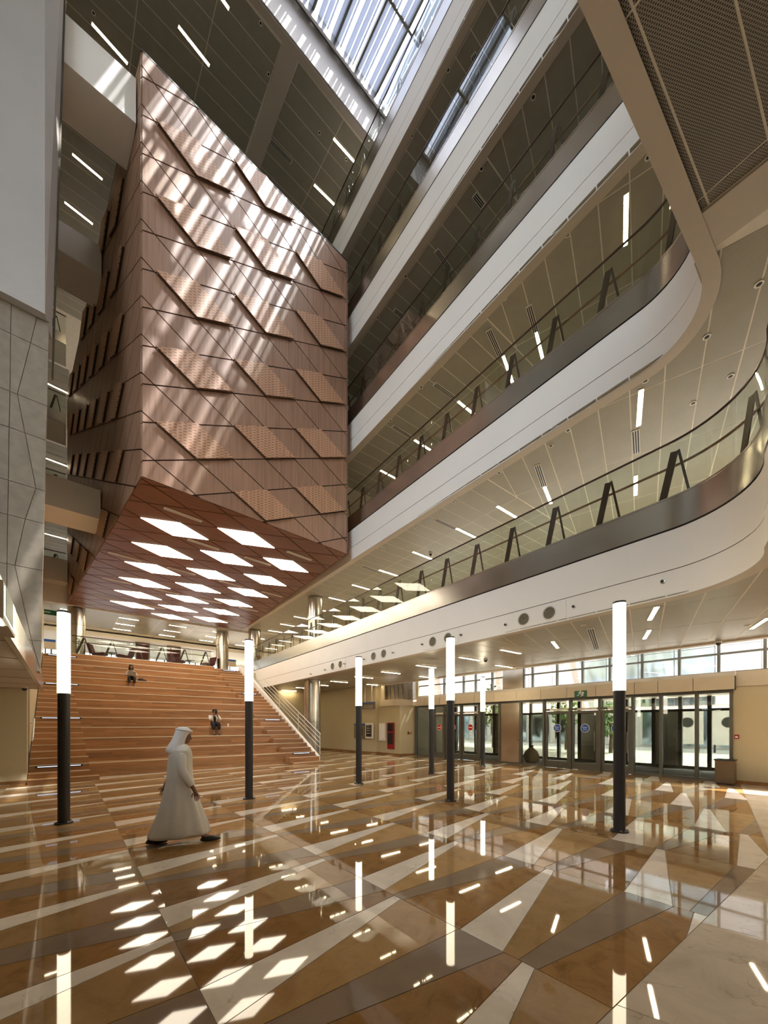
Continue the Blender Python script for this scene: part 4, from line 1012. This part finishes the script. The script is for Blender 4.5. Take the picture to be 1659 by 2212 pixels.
for du, m_, w_, h_ in ((0, 'board_dark', .07, .16), (.14, 'sign_red', .09, .09)):
    c = Vector((15.02 + du, 15.70 - du * .43, 1.28)); d_ = Vector((.91, -.4, 0)).normalized()
    MB().hexa([c + d_ * (-w_ / 2) + Vector((0, 0, -h_ / 2)), c + d_ * (w_ / 2) + Vector((0, 0, -h_ / 2)), c + d_ * (w_ / 2) - n * .03 + Vector((0, 0, -h_ / 2)), c - d_ * (w_ / 2) - n * .03 + Vector((0, 0, -h_ / 2))],
              [c + d_ * (-w_ / 2) + Vector((0, 0, h_ / 2)), c + d_ * (w_ / 2) + Vector((0, 0, h_ / 2)), c + d_ * (w_ / 2) - n * .03 + Vector((0, 0, h_ / 2)), c - d_ * (w_ / 2) - n * .03 + Vector((0, 0, h_ / 2))]).build('plate', M[m_], t)
# exit sign over the doors: running figure and arrow
def running(parent, M4, s, mat):
    def poly(pts): 
        mb = MB().slab([(x * s, y * s, 0) for x, y in pts], (0, 0, .002)); me = mb.mesh('figure', mat); me.transform(M4); link('figure', me, parent)
    poly([(.05 * math.cos(a * .7) + .06, .05 * math.sin(a * .7) + .33) for a in range(9)])
    poly([(-.05, .05), (.05, .06), (.1, .27), (.0, .28)]); poly([(.0, .27), (-.17, .2), (-.16, .16), (.02, .22)]); poly([(.08, .26), (.2, .13), (.22, .17), (.11, .28)])
    poly([(-.03, .07), (-.1, -.1), (-.26, -.12), (-.26, -.07), (-.13, -.05), (-.08, .1)]); poly([(.0, .08), (.14, -.02), (.08, -.22), (.14, -.23), (.21, .0), (.06, .1)])
t = thing('exit_sign', 'green emergency exit sign above the glass doors', 'sign', (15.02, 6.3, 3.0))
a, b = PU(1241, 1493, 15.03), PU(1267, 1505, 15.03); zc = (a[2] + b[2]) / 2
MB().box(15.02, 15.05, b[1], a[1], zc - .12, zc + .12).build('plate', M['sign_green'], t)
running(t, faceM((15.018, a[1] - .2, zc - .02), (0, -1, 0)), .4, M['sign_white'])
ac = b[1] + .13
MB().box(15.014, 15.02, ac - .02, ac + .02, zc - .08, zc + .03).build('arrow', M['sign_white'], t); MB().slab([(15.014, ac + .065, zc + .02), (15.014, ac - .065, zc + .02), (15.014, ac, zc + .085)], (.006, 0, 0)).build('arrow', M['sign_white'], t)
M['sign_lit'] = emit('sign_lit', (.9, 1.0, .85, 1), 1.6)
t = thing('exit_light_box', 'grey exit light box on the canopy edge at far left', 'sign', (-.45, 5.2, 2.86))
MB().box(-.5, -.40, 4.55, 5.55, 2.66, 2.98).build('case', M['soffit_paint'], t); MB().box(-.40, -.392, 4.62, 5.5, 2.70, 2.95).build('face', M['sign_lit'], t)
MB().box(-.392, -.388, 4.62, 5.2, 2.70, 2.95).build('green_field', M['sign_green'], t); MB().box(-.47, -.43, 4.6, 4.9, 2.652, 2.66).build('lamp', M['lamp_spot'], t)
t = thing('hanging_exit_sign', 'small green exit sign with arrow hanging behind the left lamp post', 'sign', PZ(109, 1322, 8.0))
c = PV(109, 1323, 28.6); 
MB().box(c[0] - .42, c[0] + .42, c[1], c[1] + .05, c[2] - .14, c[2] + .14).build('plate', M['sign_green'], t); MB().box(c[0] - .30, c[0] + .0, c[1] - .008, c[1], c[2] - .02, c[2] + .03).build('arrow', M['sign_white'], t)
MB().slab([(c[0] - .38, c[1] - .008, c[2] + .005), (c[0] - .27, c[1] - .008, c[2] - .08), (c[0] - .27, c[1] - .008, c[2] + .09)], (0, .008, 0)).build('arrow', M['sign_white'], t); MB().tube([(c[0], c[1] + .02, c[2] + .14), (c[0], c[1] + .02, 8.5)], .012, 6).build('rod', M['fixture_white'], t)
for px, lab in ((98, 'left'), (497, 'right')):
    c = PV(px, 1390 if px < 200 else 1432, 33); t = thing('wall_screen', 'small blue headed screen on the upper floor, %s of the stair head' % lab, 'sign', c)
    MB().box(c[0] - .5, c[0] + .5, c[1], c[1] + .06, c[2] - .3, c[2] + .3).build('panel', M['paper'], t); MB().box(c[0] - .5, c[0] + .5, c[1] - .01, c[1], c[2] + .15, c[2] + .3).build('header', M['sign_blue'], t)
    MB().box(c[0] - .04, c[0] + .04, c[1] + .02, c[1] + .08, ZL, c[2] - .3).build('stand', M['frame_metal'], t)
t = thing('fire_call_point', 'small red fire call point at the right end of the glass front', 'alarm', (15.28, 1.9, 1.4))
MB().box(15.26, 15.32, 1.84, 1.94, 1.33, 1.45).build('body', M['fire_red'], t); MB().box(15.252, 15.26, 1.86, 1.92, 1.36, 1.41).build('button', M['sign_white'], t)
M['bin_brown'] = plain('bin_brown', (.13, .085, .045, 1), .4)
t = thing('waste_bin', 'brown box bin at the right end of the glass front', 'bin', (14.9, 2.1, 0))
MB().box(14.72, 15.15, 1.88, 2.3, .04, .70).build('body', M['bin_brown'], t); MB().box(14.70, 15.17, 1.86, 2.32, .70, .73).build('lid', M['black'], t); MB().box(14.75, 15.12, 1.91, 2.27, 0, .04).build('plinth', M['black'], t); MB().box(14.80, 15.07, 1.97, 2.21, .73, .735).build('opening', M['dark_gap'], t)

# ------------------------------------------------------------------ lounge furniture and doors on the upper floor
M['red_fabric'] = plain('red_fabric', (.085, .012, .014, 1), .8, var=.15, scale=30); M['chair_leg'] = M['black']
def lounge_chair(px, py, rz, lab):
    p = PZ(px, py, ZL); p = (p[0], max(p[1], VTOP + 1.1), ZL); t = thing('lounge_chair', lab, 'chair', (p[0], p[1], ZL), 'dark red lounge chairs upstairs')
    R = Matrix.Translation((p[0], p[1], ZL)) @ Matrix.Rotation(rz, 4, 'Z')
    def part(nm, mb, mat):
        me = mb.mesh(nm, mat); me.transform(R); return link(nm, me, t)
    part('seat', MB().hexa([(-.32, -.3, .34), (.32, -.3, .34), (.32, .32, .28), (-.32, .32, .28)], [(-.32, -.3, .46), (.32, -.3, .46), (.32, .32, .40), (-.32, .32, .40)]), M['red_fabric'])
    part('backrest', MB().hexa([(-.32, .28, .34), (.32, .28, .34), (.32, .38, .34), (-.32, .38, .34)], [(-.32, .48, .95), (.32, .48, .95), (.32, .56, .95), (-.32, .56, .95)]), M['red_fabric'])
    for x in (-.28, .28):
        for y in (-.26, .3): part('leg', MB().tube([(x, y, .32), (x * 1.1, y * 1.1, 0)], .015, 6), M['black'])
for px, py, rz, lab in [(224, 1413, 1.2, 'dark red lounge chair next to the left steel column upstairs'), (276, 1420, -1.4, 'dark red lounge chair near the first dark door upstairs'), (405, 1433, 1.1, 'dark red lounge chair right of the second dark door upstairs'), (468, 1439, -1.2, 'dark red lounge chair beside the right steel column upstairs')]:
    lounge_chair(px, py, rz, lab)
def cafe_table(px, py, lab):
    p = PZ(px, py, ZL); p = (p[0], max(p[1], VTOP + 1.1), ZL); t = thing('side_table', lab, 'table', (p[0], p[1], ZL), 'small tables upstairs')
    MB().lathe([(.3, .5), (.3, .53)], (p[0], p[1], ZL), 20).build('top', M['black'], t); MB().tube([(p[0], p[1], ZL + .02), (p[0], p[1], ZL + .5)], .025, 8).build('stem', M['black'], t); MB().lathe([(.2, 0), (.2, .02)], (p[0], p[1], ZL), 18).build('foot', M['black'], t)
cafe_table(250, 1416, 'small dark table between the left lounge chairs upstairs'); cafe_table(432, 1434, 'small dark table between the right lounge chairs upstairs')
for n, (x0, x1, y0, y1) in enumerate(((295, 321, 1387, 1424), (363, 388, 1396, 1430))):
    a, b = PV(x0, y0, 34.5), PV(x1, y1, 34.5); dd = root('door_%d' % (7 + n))
    zt = (a[2] + PV(x1, y0, 34.5)[2]) / 2
    MB().box(a[0], b[0], 34.5, 34.6, ZL, zt).build('leaf', M['red_fabric'], dd); MB().box(a[0] - .08, a[0], 34.45, 34.65, ZL, zt + .08).build('jamb', M['frame_metal'], dd); MB().box(b[0], b[0] + .08, 34.45, 34.65, ZL, zt + .08).build('jamb', M['frame_metal'], dd); MB().box(b[0] - .2, b[0] - .15, 34.45, 34.5, ZL + .9, ZL + 1.2).build('handle', M['steel'], dd)

# ------------------------------------------------------------------ people
M['skin'] = plain('skin', (.23, .115, .07, 1), .55, var=.06, scale=12); M['hair'] = plain('hair', (.012, .009, .008, 1), .5, var=.2, scale=60)
M['robe'] = plain('robe', (.72, .68, .60, 1), .85, var=.05, scale=5, bump=.15); M['headcloth'] = plain('headcloth', (.80, .77, .73, 1), .85, var=.04, scale=14, bump=.2)
M['black_cloth'] = plain('black_cloth', (.013, .012, .012, 1), .85); M['white_cloth'] = plain('white_cloth', (.72, .66, .58, 1), .85, bump=.1); M['beige_cloth'] = plain('beige_cloth', (.42, .33, .25, 1), .85, var=.25, scale=45)
M['laptop'] = plain('laptop', (.30, .28, .25, 1), .35, metal=.6)
def skin(name, chains, mat, parent, T, sub=2):
    """chains: lists of (x,y,z,radius); a chain starting with an int grows from that earlier vertex"""
    vs, es, rs = [], [], []
    for ch in chains:
        prev = None
        for c in ch:
            if isinstance(c, int): prev = c; continue
            vs.append(T @ Vector(c[:3])); rs.append(c[3]); i = len(vs) - 1
            if prev is not None: es.append((prev, i))
            prev = i
    me = bpy.data.meshes.new(name); me.from_pydata(vs, es, []); me.materials.append(mat)
    o = link(name, me, parent); m = o.modifiers.new('skin', 'SKIN'); m.use_smooth_shade = True
    for i, r in enumerate(rs): me.skin_vertices[0].data[i].radius = (r, r)
    me.skin_vertices[0].data[0].use_root = True
    s = o.modifiers.new('sub', 'SUBSURF'); s.levels = sub; s.render_levels = sub
    return o
def loft(name, secs, mat, parent, T, n=28, fold=0.0, smooth=True):
    """secs: (cx, cy, z, rx, ry)"""
    vs = []
    for i, (cx, cy, z, rx, ry) in enumerate(secs):
        for k in range(n):
            a = 2 * math.pi * k / n; f = 1 + fold * (math.sin(7 * a + .35 * i) * .6 + math.sin(13 * a - .2 * i) * .4) * (1 - i / len(secs))
            vs.append(T @ Vector((cx + rx * f * math.cos(a), cy + ry * f * math.sin(a), z)))
    m = len(secs)
    fs = [(i * n + k, i * n + (k + 1) % n, (i + 1) * n + (k + 1) % n, (i + 1) * n + k) for i in range(m - 1) for k in range(n)]
    fs += [tuple(range(n - 1, -1, -1)), tuple((m - 1) * n + k for k in range(n))]
    o = MB().add(vs, fs).build(name, mat, parent, smooth); s = o.modifiers.new('sub', 'SUBSURF'); s.levels = 1; s.render_levels = 1
    return o
def head(parent, T, c, s=1.0, yaw=0.0, pitch=0.0):
    """head facing +x, height .23"""
    H = T @ Matrix.Translation(c) @ Matrix.Rotation(yaw, 4, 'Z') @ Matrix.Rotation(pitch, 4, 'Y') @ Matrix.Scale(s, 4)
    o = loft('head', [(.0, 0, -.115, .03, .025), (.025, 0, -.105, .055, .045), (.02, 0, -.07, .075, .06), (.008, 0, -.02, .092, .07), (.0, 0, .03, .098, .077), (-.008, 0, .075, .088, .07), (-.012, 0, .105, .055, .045), (-.012, 0, .116, .02, .018)], M['skin'], parent, H, 20)
    MB().add([H @ Vector(p) for p in ((.085, -.012, .01), (.085, .012, .01), (.115, .016, -.035), (.115, -.016, -.035), (.09, 0, -.045), (.094, 0, .025))], [(0, 3, 2, 1), (0, 1, 5), (2, 3, 4), (1, 2, 5), (0, 5, 3), (1, 4, 2), (0, 3, 4)]).build('nose', M['skin'], o)
    for sgn in (-1, 1):
        MB().lathe([(.002, -.012), (.011, -.006), (.013, 0), (.009, .006), (.002, .009)], H @ Vector((.083, .03 * sgn, .008)), 10, H.to_3x3() @ Vector((1, 0, 0))).build('eye', M['hair'], o)
        MB().lathe([(.004, -.01), (.026, -.004), (.03, .004), (.012, .01)], H @ Vector((-.002, .075 * sgn, -.01)), 10, H.to_3x3() @ Vector((0, sgn, 0))).build('ear', M['skin'], o)
    MB().add([H @ Vector(p) for p in ((.083, -.026, -.066), (.083, .026, -.066), (.094, .0, -.060), (.093, .0, -.076))], [(0, 3, 1, 2), (0, 2, 1, 3)]).build('mouth', plain('lip', (.20, .06, .05, 1), .5), o)
    return H, o
def hand(chain_end, d, across, curl, s=1.0):
    """palm and five fingers from the wrist; returns chains (first one continues the arm)"""
    w = Vector(chain_end); d = Vector(d).normalized(); x = Vector(across).normalized(); n = d.cross(x).normalized()
    palm = [(*(w + d * .045 * s), .026 * s), (*(w + d * .085 * s), .030 * s)]
    f = []
    for i, (off, L) in enumerate(((-.030, .072), (-.010, .082), (.010, .078), (.029, .062))):
        b = w + d * .095 * s + x * off * s; c1 = (d * math.cos(curl * .5) + n * math.sin(curl * .5)); c2 = (d * math.cos(curl) + n * math.sin(curl))
        f.append([(*b, .0095 * s), (*(b + c1 * L * .5 * s), .0088 * s), (*(b + c1 * L * .5 * s + c2 * L * .5 * s), .0075 * s)])
    b = w + d * .04 * s - x * .026 * s; t1 = (d * .6 - x * .7 + n * .3).normalized(); f.append([(*b, .012 * s), (*(b + t1 * .04 * s), .0105 * s), (*(b + t1 * .05 * s + d * .028 * s), .0085 * s)])
    return palm, f

def walking_man():
    p = PZ(388, 1820, 0); fx, fy = .966, -.25; L = math.hypot(fx, fy)
    t = thing('person', 'person in white robe and headcloth walking past the left lamp post', 'person', (p[0], p[1], 0))
    T = Matrix.Translation((p[0], p[1], 0)) @ Matrix.Rotation(math.atan2(fy, fx), 4, 'Z')
    # body: legs and trunk under the robe, arms and hands
    rp, rf = hand((.20, -.20, .80), (.30, .02, -1), (.9, 0, .3), .7)
    lp, lf = hand((-.20, .22, .84), (-.30, .0, -1), (.9, 0, -.3), .7)
    ch = [[(0, 0, .92, .13), (.0, 0, 1.10, .12), (.01, 0, 1.30, .13), (.02, 0, 1.42, .06), (.035, 0, 1.50, .055)],   # 0..4
          [0, (.02, -.09, .86, .085), (.14, -.09, .50, .055), (.30, -.09, .10, .038), (.45, -.09, .045, .035)],
          [0, (-.02, .09, .86, .085), (-.12, .09, .48, .058), (-.36, .09, .14, .040), (-.30, .09, .04, .033)],
          [2, (.02, -.14, 1.36, .05), (.04, -.22, 1.09, .045), (.20, -.20, .80, .030)] + rp,
          [2, (.02, .14, 1.36, .05), (-.06, .23, 1.10, .045), (-.20, .22, .84, .030)] + lp]
    n_r = 5 + 4 + 4 + 3 + 1; n_l = n_r + 3 + 2
    ch += [[n_r + 0] + f for f in rf] + [[n_l + 0] + f for f in lf]
    skin('body', ch, M['skin'], t, T, 2)
    loft('robe', [(.0, 0, .075, .42, .20), (.0, 0, .12, .415, .20), (.01, 0, .30, .36, .20), (.01, 0, .55, .27, .20), (0, 0, .85, .19, .195), (0, 0, 1.08, .165, .195), (.01, 0, 1.28, .165, .225), (.015, 0, 1.38, .145, .225), (.02, 0, 1.45, .09, .13), (.03, 0, 1.475, .062, .065)], M['robe'], t, T, 44, .085)
    skin('sleeve', [[(.02, -.15, 1.37, .085), (.04, -.225, 1.09, .068), (.17, -.205, .85, .058)]], M['robe'], t, T); skin('sleeve', [[(.02, .15, 1.37, .085), (-.06, .235, 1.10, .068), (-.17, .225, .89, .058)]], M['robe'], t, T)
    H, hd = head(t, T, (.055, 0, 1.585), 1.0, 0, .18)
    o = loft('headcloth', [(-.07, 0, -.30, .14, .19), (-.075, 0, -.22, .13, .165), (-.06, 0, -.12, .095, .125), (-.04, 0, -.03, .095, .105), (-.022, 0, .05, .105, .10), (-.012, 0, .10, .10, .092), (-.01, 0, .128, .06, .06), (-.01, 0, .136, .02, .02)], M['headcloth'], t, H, 28, .04)
    o = MB().tube([H @ Vector((-.012 + .108 * math.cos(a * .3142), .099 * math.sin(a * .3142), .085)) for a in range(21)], .011, 8).build('head_cord', M['headcloth'], t, True)
    for (x, y, z, rot_) in ((.42, -.09, .0, 0), (-.30, .09, .0, 0)):
        loft('shoe', [(x + .0, y, z + .002, .15, .046), (x, y, z + .03, .15, .048), (x - .03, y, z + .06, .10, .042), (x - .05, y, z + .085, .06, .036)], M['black'], t, T, 18)
walking_man()

def seated(px, py, tier, label, top, hairstyle, build):
    zs = TZ0 + TRISE * tier; zf = zs - TRISE; ve = TV0 + TRUN * tier
    u = PV(px, py, ve)[0]; zs += .008; zf += .008
    t = thing('person', label, 'person', (u, ve, zf), 'people seated on the timber stair')
    # local frame: +x points down the stair (towards -v), z measured from the seat
    T = Matrix.Translation((u, ve, zs)) @ Matrix.Rotation(math.radians(-90), 4, 'Z'); dz = zf - zs; b = build
    hx = -.20
    legs = []
    for s in (-1, 1): legs.append([0, (hx + .10, s * .09, .10, .085 * b), (.13, s * .11, .12, .062 * b), (.16, s * .10, dz + .10, .040 * b), (.26, s * .11, dz + .04, .032)])
    if top == 'laptop':
        ends = [(.06, -.16, .24), (.06, .16, .24)]; elb = [(-.10, -.24, .27), (-.10, .24, .27)]; dirs = [(.9, .45, -.1), (.9, -.45, -.1)]; cur = .5
    else:
        ends = [(.06, -.06, .52), (.06, .06, .52)]; elb = [(.02, -.22, .30), (.02, .22, .30)]; dirs = [(.25, .15, .9), (.25, -.15, .9)]; cur = .6
    ch = [[(hx, 0, .10, .13 * b), (hx - .02, 0, .28, .115 * b), (hx + .02, 0, .44, .125 * b), (hx + .05, 0, .53, .055), (hx + .07, 0, .60, .05)]] + legs
    base = 5 + 4 * 2; ff = []
    for k in (0, 1):
        s = -1 if k == 0 else 1; pl, fl = hand(ends[k], dirs[k], (0, s, .2) if top == 'laptop' else (.9, 0, -.2), cur * (-1 if k else 1), .9)
        ch.append([2, (hx + .03, s * .16 * b, .47, .055 * b), (*elb[k], .045), (*ends[k], .029)] + pl); base += 3; ff += [[base] + f for f in fl]; base += 2
    skin('body', ch + ff, M['skin'], t, T, 2)
    m_top = M['beige_cloth'] if top == 'laptop' else M['white_cloth']
    skin('jacket', [[(hx, 0, .13, .145 * b), (hx - .02, 0, .28, .135 * b), (hx + .02, 0, .43, .14 * b), (hx + .04, 0, .50, .075)]] + [[2, (hx + .03, s * .17 * b, .46, .072 * b), (*elb[k], .060 * b), (*(Vector(elb[k]) * .3 + Vector(ends[k]) * .7), .048)] for k, s in ((0, -1), (1, 1))], m_top, t, T)
    skin('trousers', [[(hx - .01, 0, .10, .15 * b), (hx + .02, 0, .11, .14 * b)]] + [[1, (hx + .10, s * .09, .105, .10 * b), (.14, s * .12, .12, .082 * b), (.16, s * .11, dz + .22, .066 * b)] for s in (-1, 1)], M['black_cloth'], t, T)
    loft('blouse', [(hx + .09, 0, .16, .075, .05), (hx + .12, 0, .30, .05, .06), (hx + .12, 0, .42, .045, .06), (hx + .085, 0, .49, .03, .04)], M['black_cloth'], t, T, 16)
    for s in (-1, 1): loft('shoe', [(.25, s * .11, dz + .0, .115, .042), (.25, s * .11, dz + .03, .115, .044), (.22, s * .11, dz + .055, .07, .038), (.19, s * .11, dz + .08, .045, .036)], M['black'], t, T, 16)
    H, hd = head(t, T, (hx + .12, 0, .70), .95, 0, .30)
    if hairstyle == 'long':
        loft('hair', [(-.06, 0, -.20, .06, .115), (-.06, 0, -.12, .085, .125), (-.045, 0, -.03, .088, .112), (-.03, 0, .05, .105, .10), (-.015, 0, .10, .10, .085), (-.012, 0, .13, .04, .04)], M['hair'], t, H, 24, .05)
    else:
        loft('hair', [(-.06, 0, -.10, .07, .10), (-.05, 0, -.03, .09, .11), (-.03, 0, .05, .112, .105), (-.012, 0, .105, .10, .09), (-.012, 0, .135, .04, .04)], M['hair'], t, H, 24, .05)
    return t, T, u, ve, zs
t1, T1, u1, ve1, zs1 = seated(284, 1469, 9, 'person with long dark hair and beige jacket using a laptop high on the stair', 'laptop', 'long', .92)
lp = thing('laptop', 'open grey laptop on the lap of the person high on the stair', 'laptop', tuple(T1 @ Vector((.04, 0, .20))))
def lp_part(n, mb, m):
    me = mb.mesh(n, m); me.transform(T1); return link(n, me, lp)
lp_part('base', MB().box(-.08, .15, -.17, .17, .215, .23), M['laptop']); lp_part('screen', MB().hexa([(.145, -.17, .23), (.155, -.17, .23), (.155, .17, .23), (.145, .17, .23)], [(.215, -.17, .43), (.225, -.17, .43), (.225, .17, .43), (.215, .17, .43)]), M['laptop'])
lp_part('logo', MB().lathe([(.016, 0), (.016, .002)], (.192, 0, .335), 12, (1, 0, -.35)), M['fixture_white'])
bgt = thing('handbag', 'soft black bag lying on the step beside the person with laptop', 'bag', (u1 + .5, ve1 + .2, zs1))
loft('body', [(0, 0, .0, .22, .13), (0, 0, .05, .23, .13), (-.05, 0, .10, .15, .10), (-.08, 0, .14, .08, .05)], M['black_cloth'], bgt, Matrix.Translation((u1 + .5, ve1 + .2, zs1)), 20, .06)
MB().tube([(u1 + .36 + .03 * i, ve1 + .12, zs1 + .12 + .05 * math.sin(i * .5)) for i in range(7)], .008, 6).build('strap', M['black_cloth'], bgt)
t2, T2, u2, ve2, zs2 = seated(465, 1570, 3, 'person in white cardigan and black trousers raising a phone on the lower stair', 'phone', 'short', 1.12)
ph = thing('phone', 'dark phone held up before the face of the seated person', 'phone', tuple(T2 @ Vector((.12, 0, .60))))
me = MB().hexa([(.115, -.05, .57), (.127, -.05, .57), (.127, .05, .57), (.115, .05, .57)], [(.145, -.05, .75), (.157, -.05, .75), (.157, .05, .75), (.145, .05, .75)]).mesh('case', M['board_dark']); me.transform(T2); link('case', me, ph)
me = MB().lathe([(.010, 0), (.010, .004)], (.156, .028, .725), 10, (1, 0, -.15)).mesh('lens', M['frame_metal']); me.transform(T2); link('lens', me, ph)
cp = thing('paper_cup', 'small pale cup on the step beside the person with phone', 'cup', (u2 + .62, ve2 + .15, zs2))
MB().lathe([(.03, 0), (.042, .11), (.045, .11), (.045, .12)], (u2 + .62, ve2 + .15, zs2), 16).build('cup', M['sign_white'], cp, True); MB().lathe([(.044, .12), (.04, .128)], (u2 + .62, ve2 + .15, zs2), 16).build('lid', M['fixture_white'], cp)
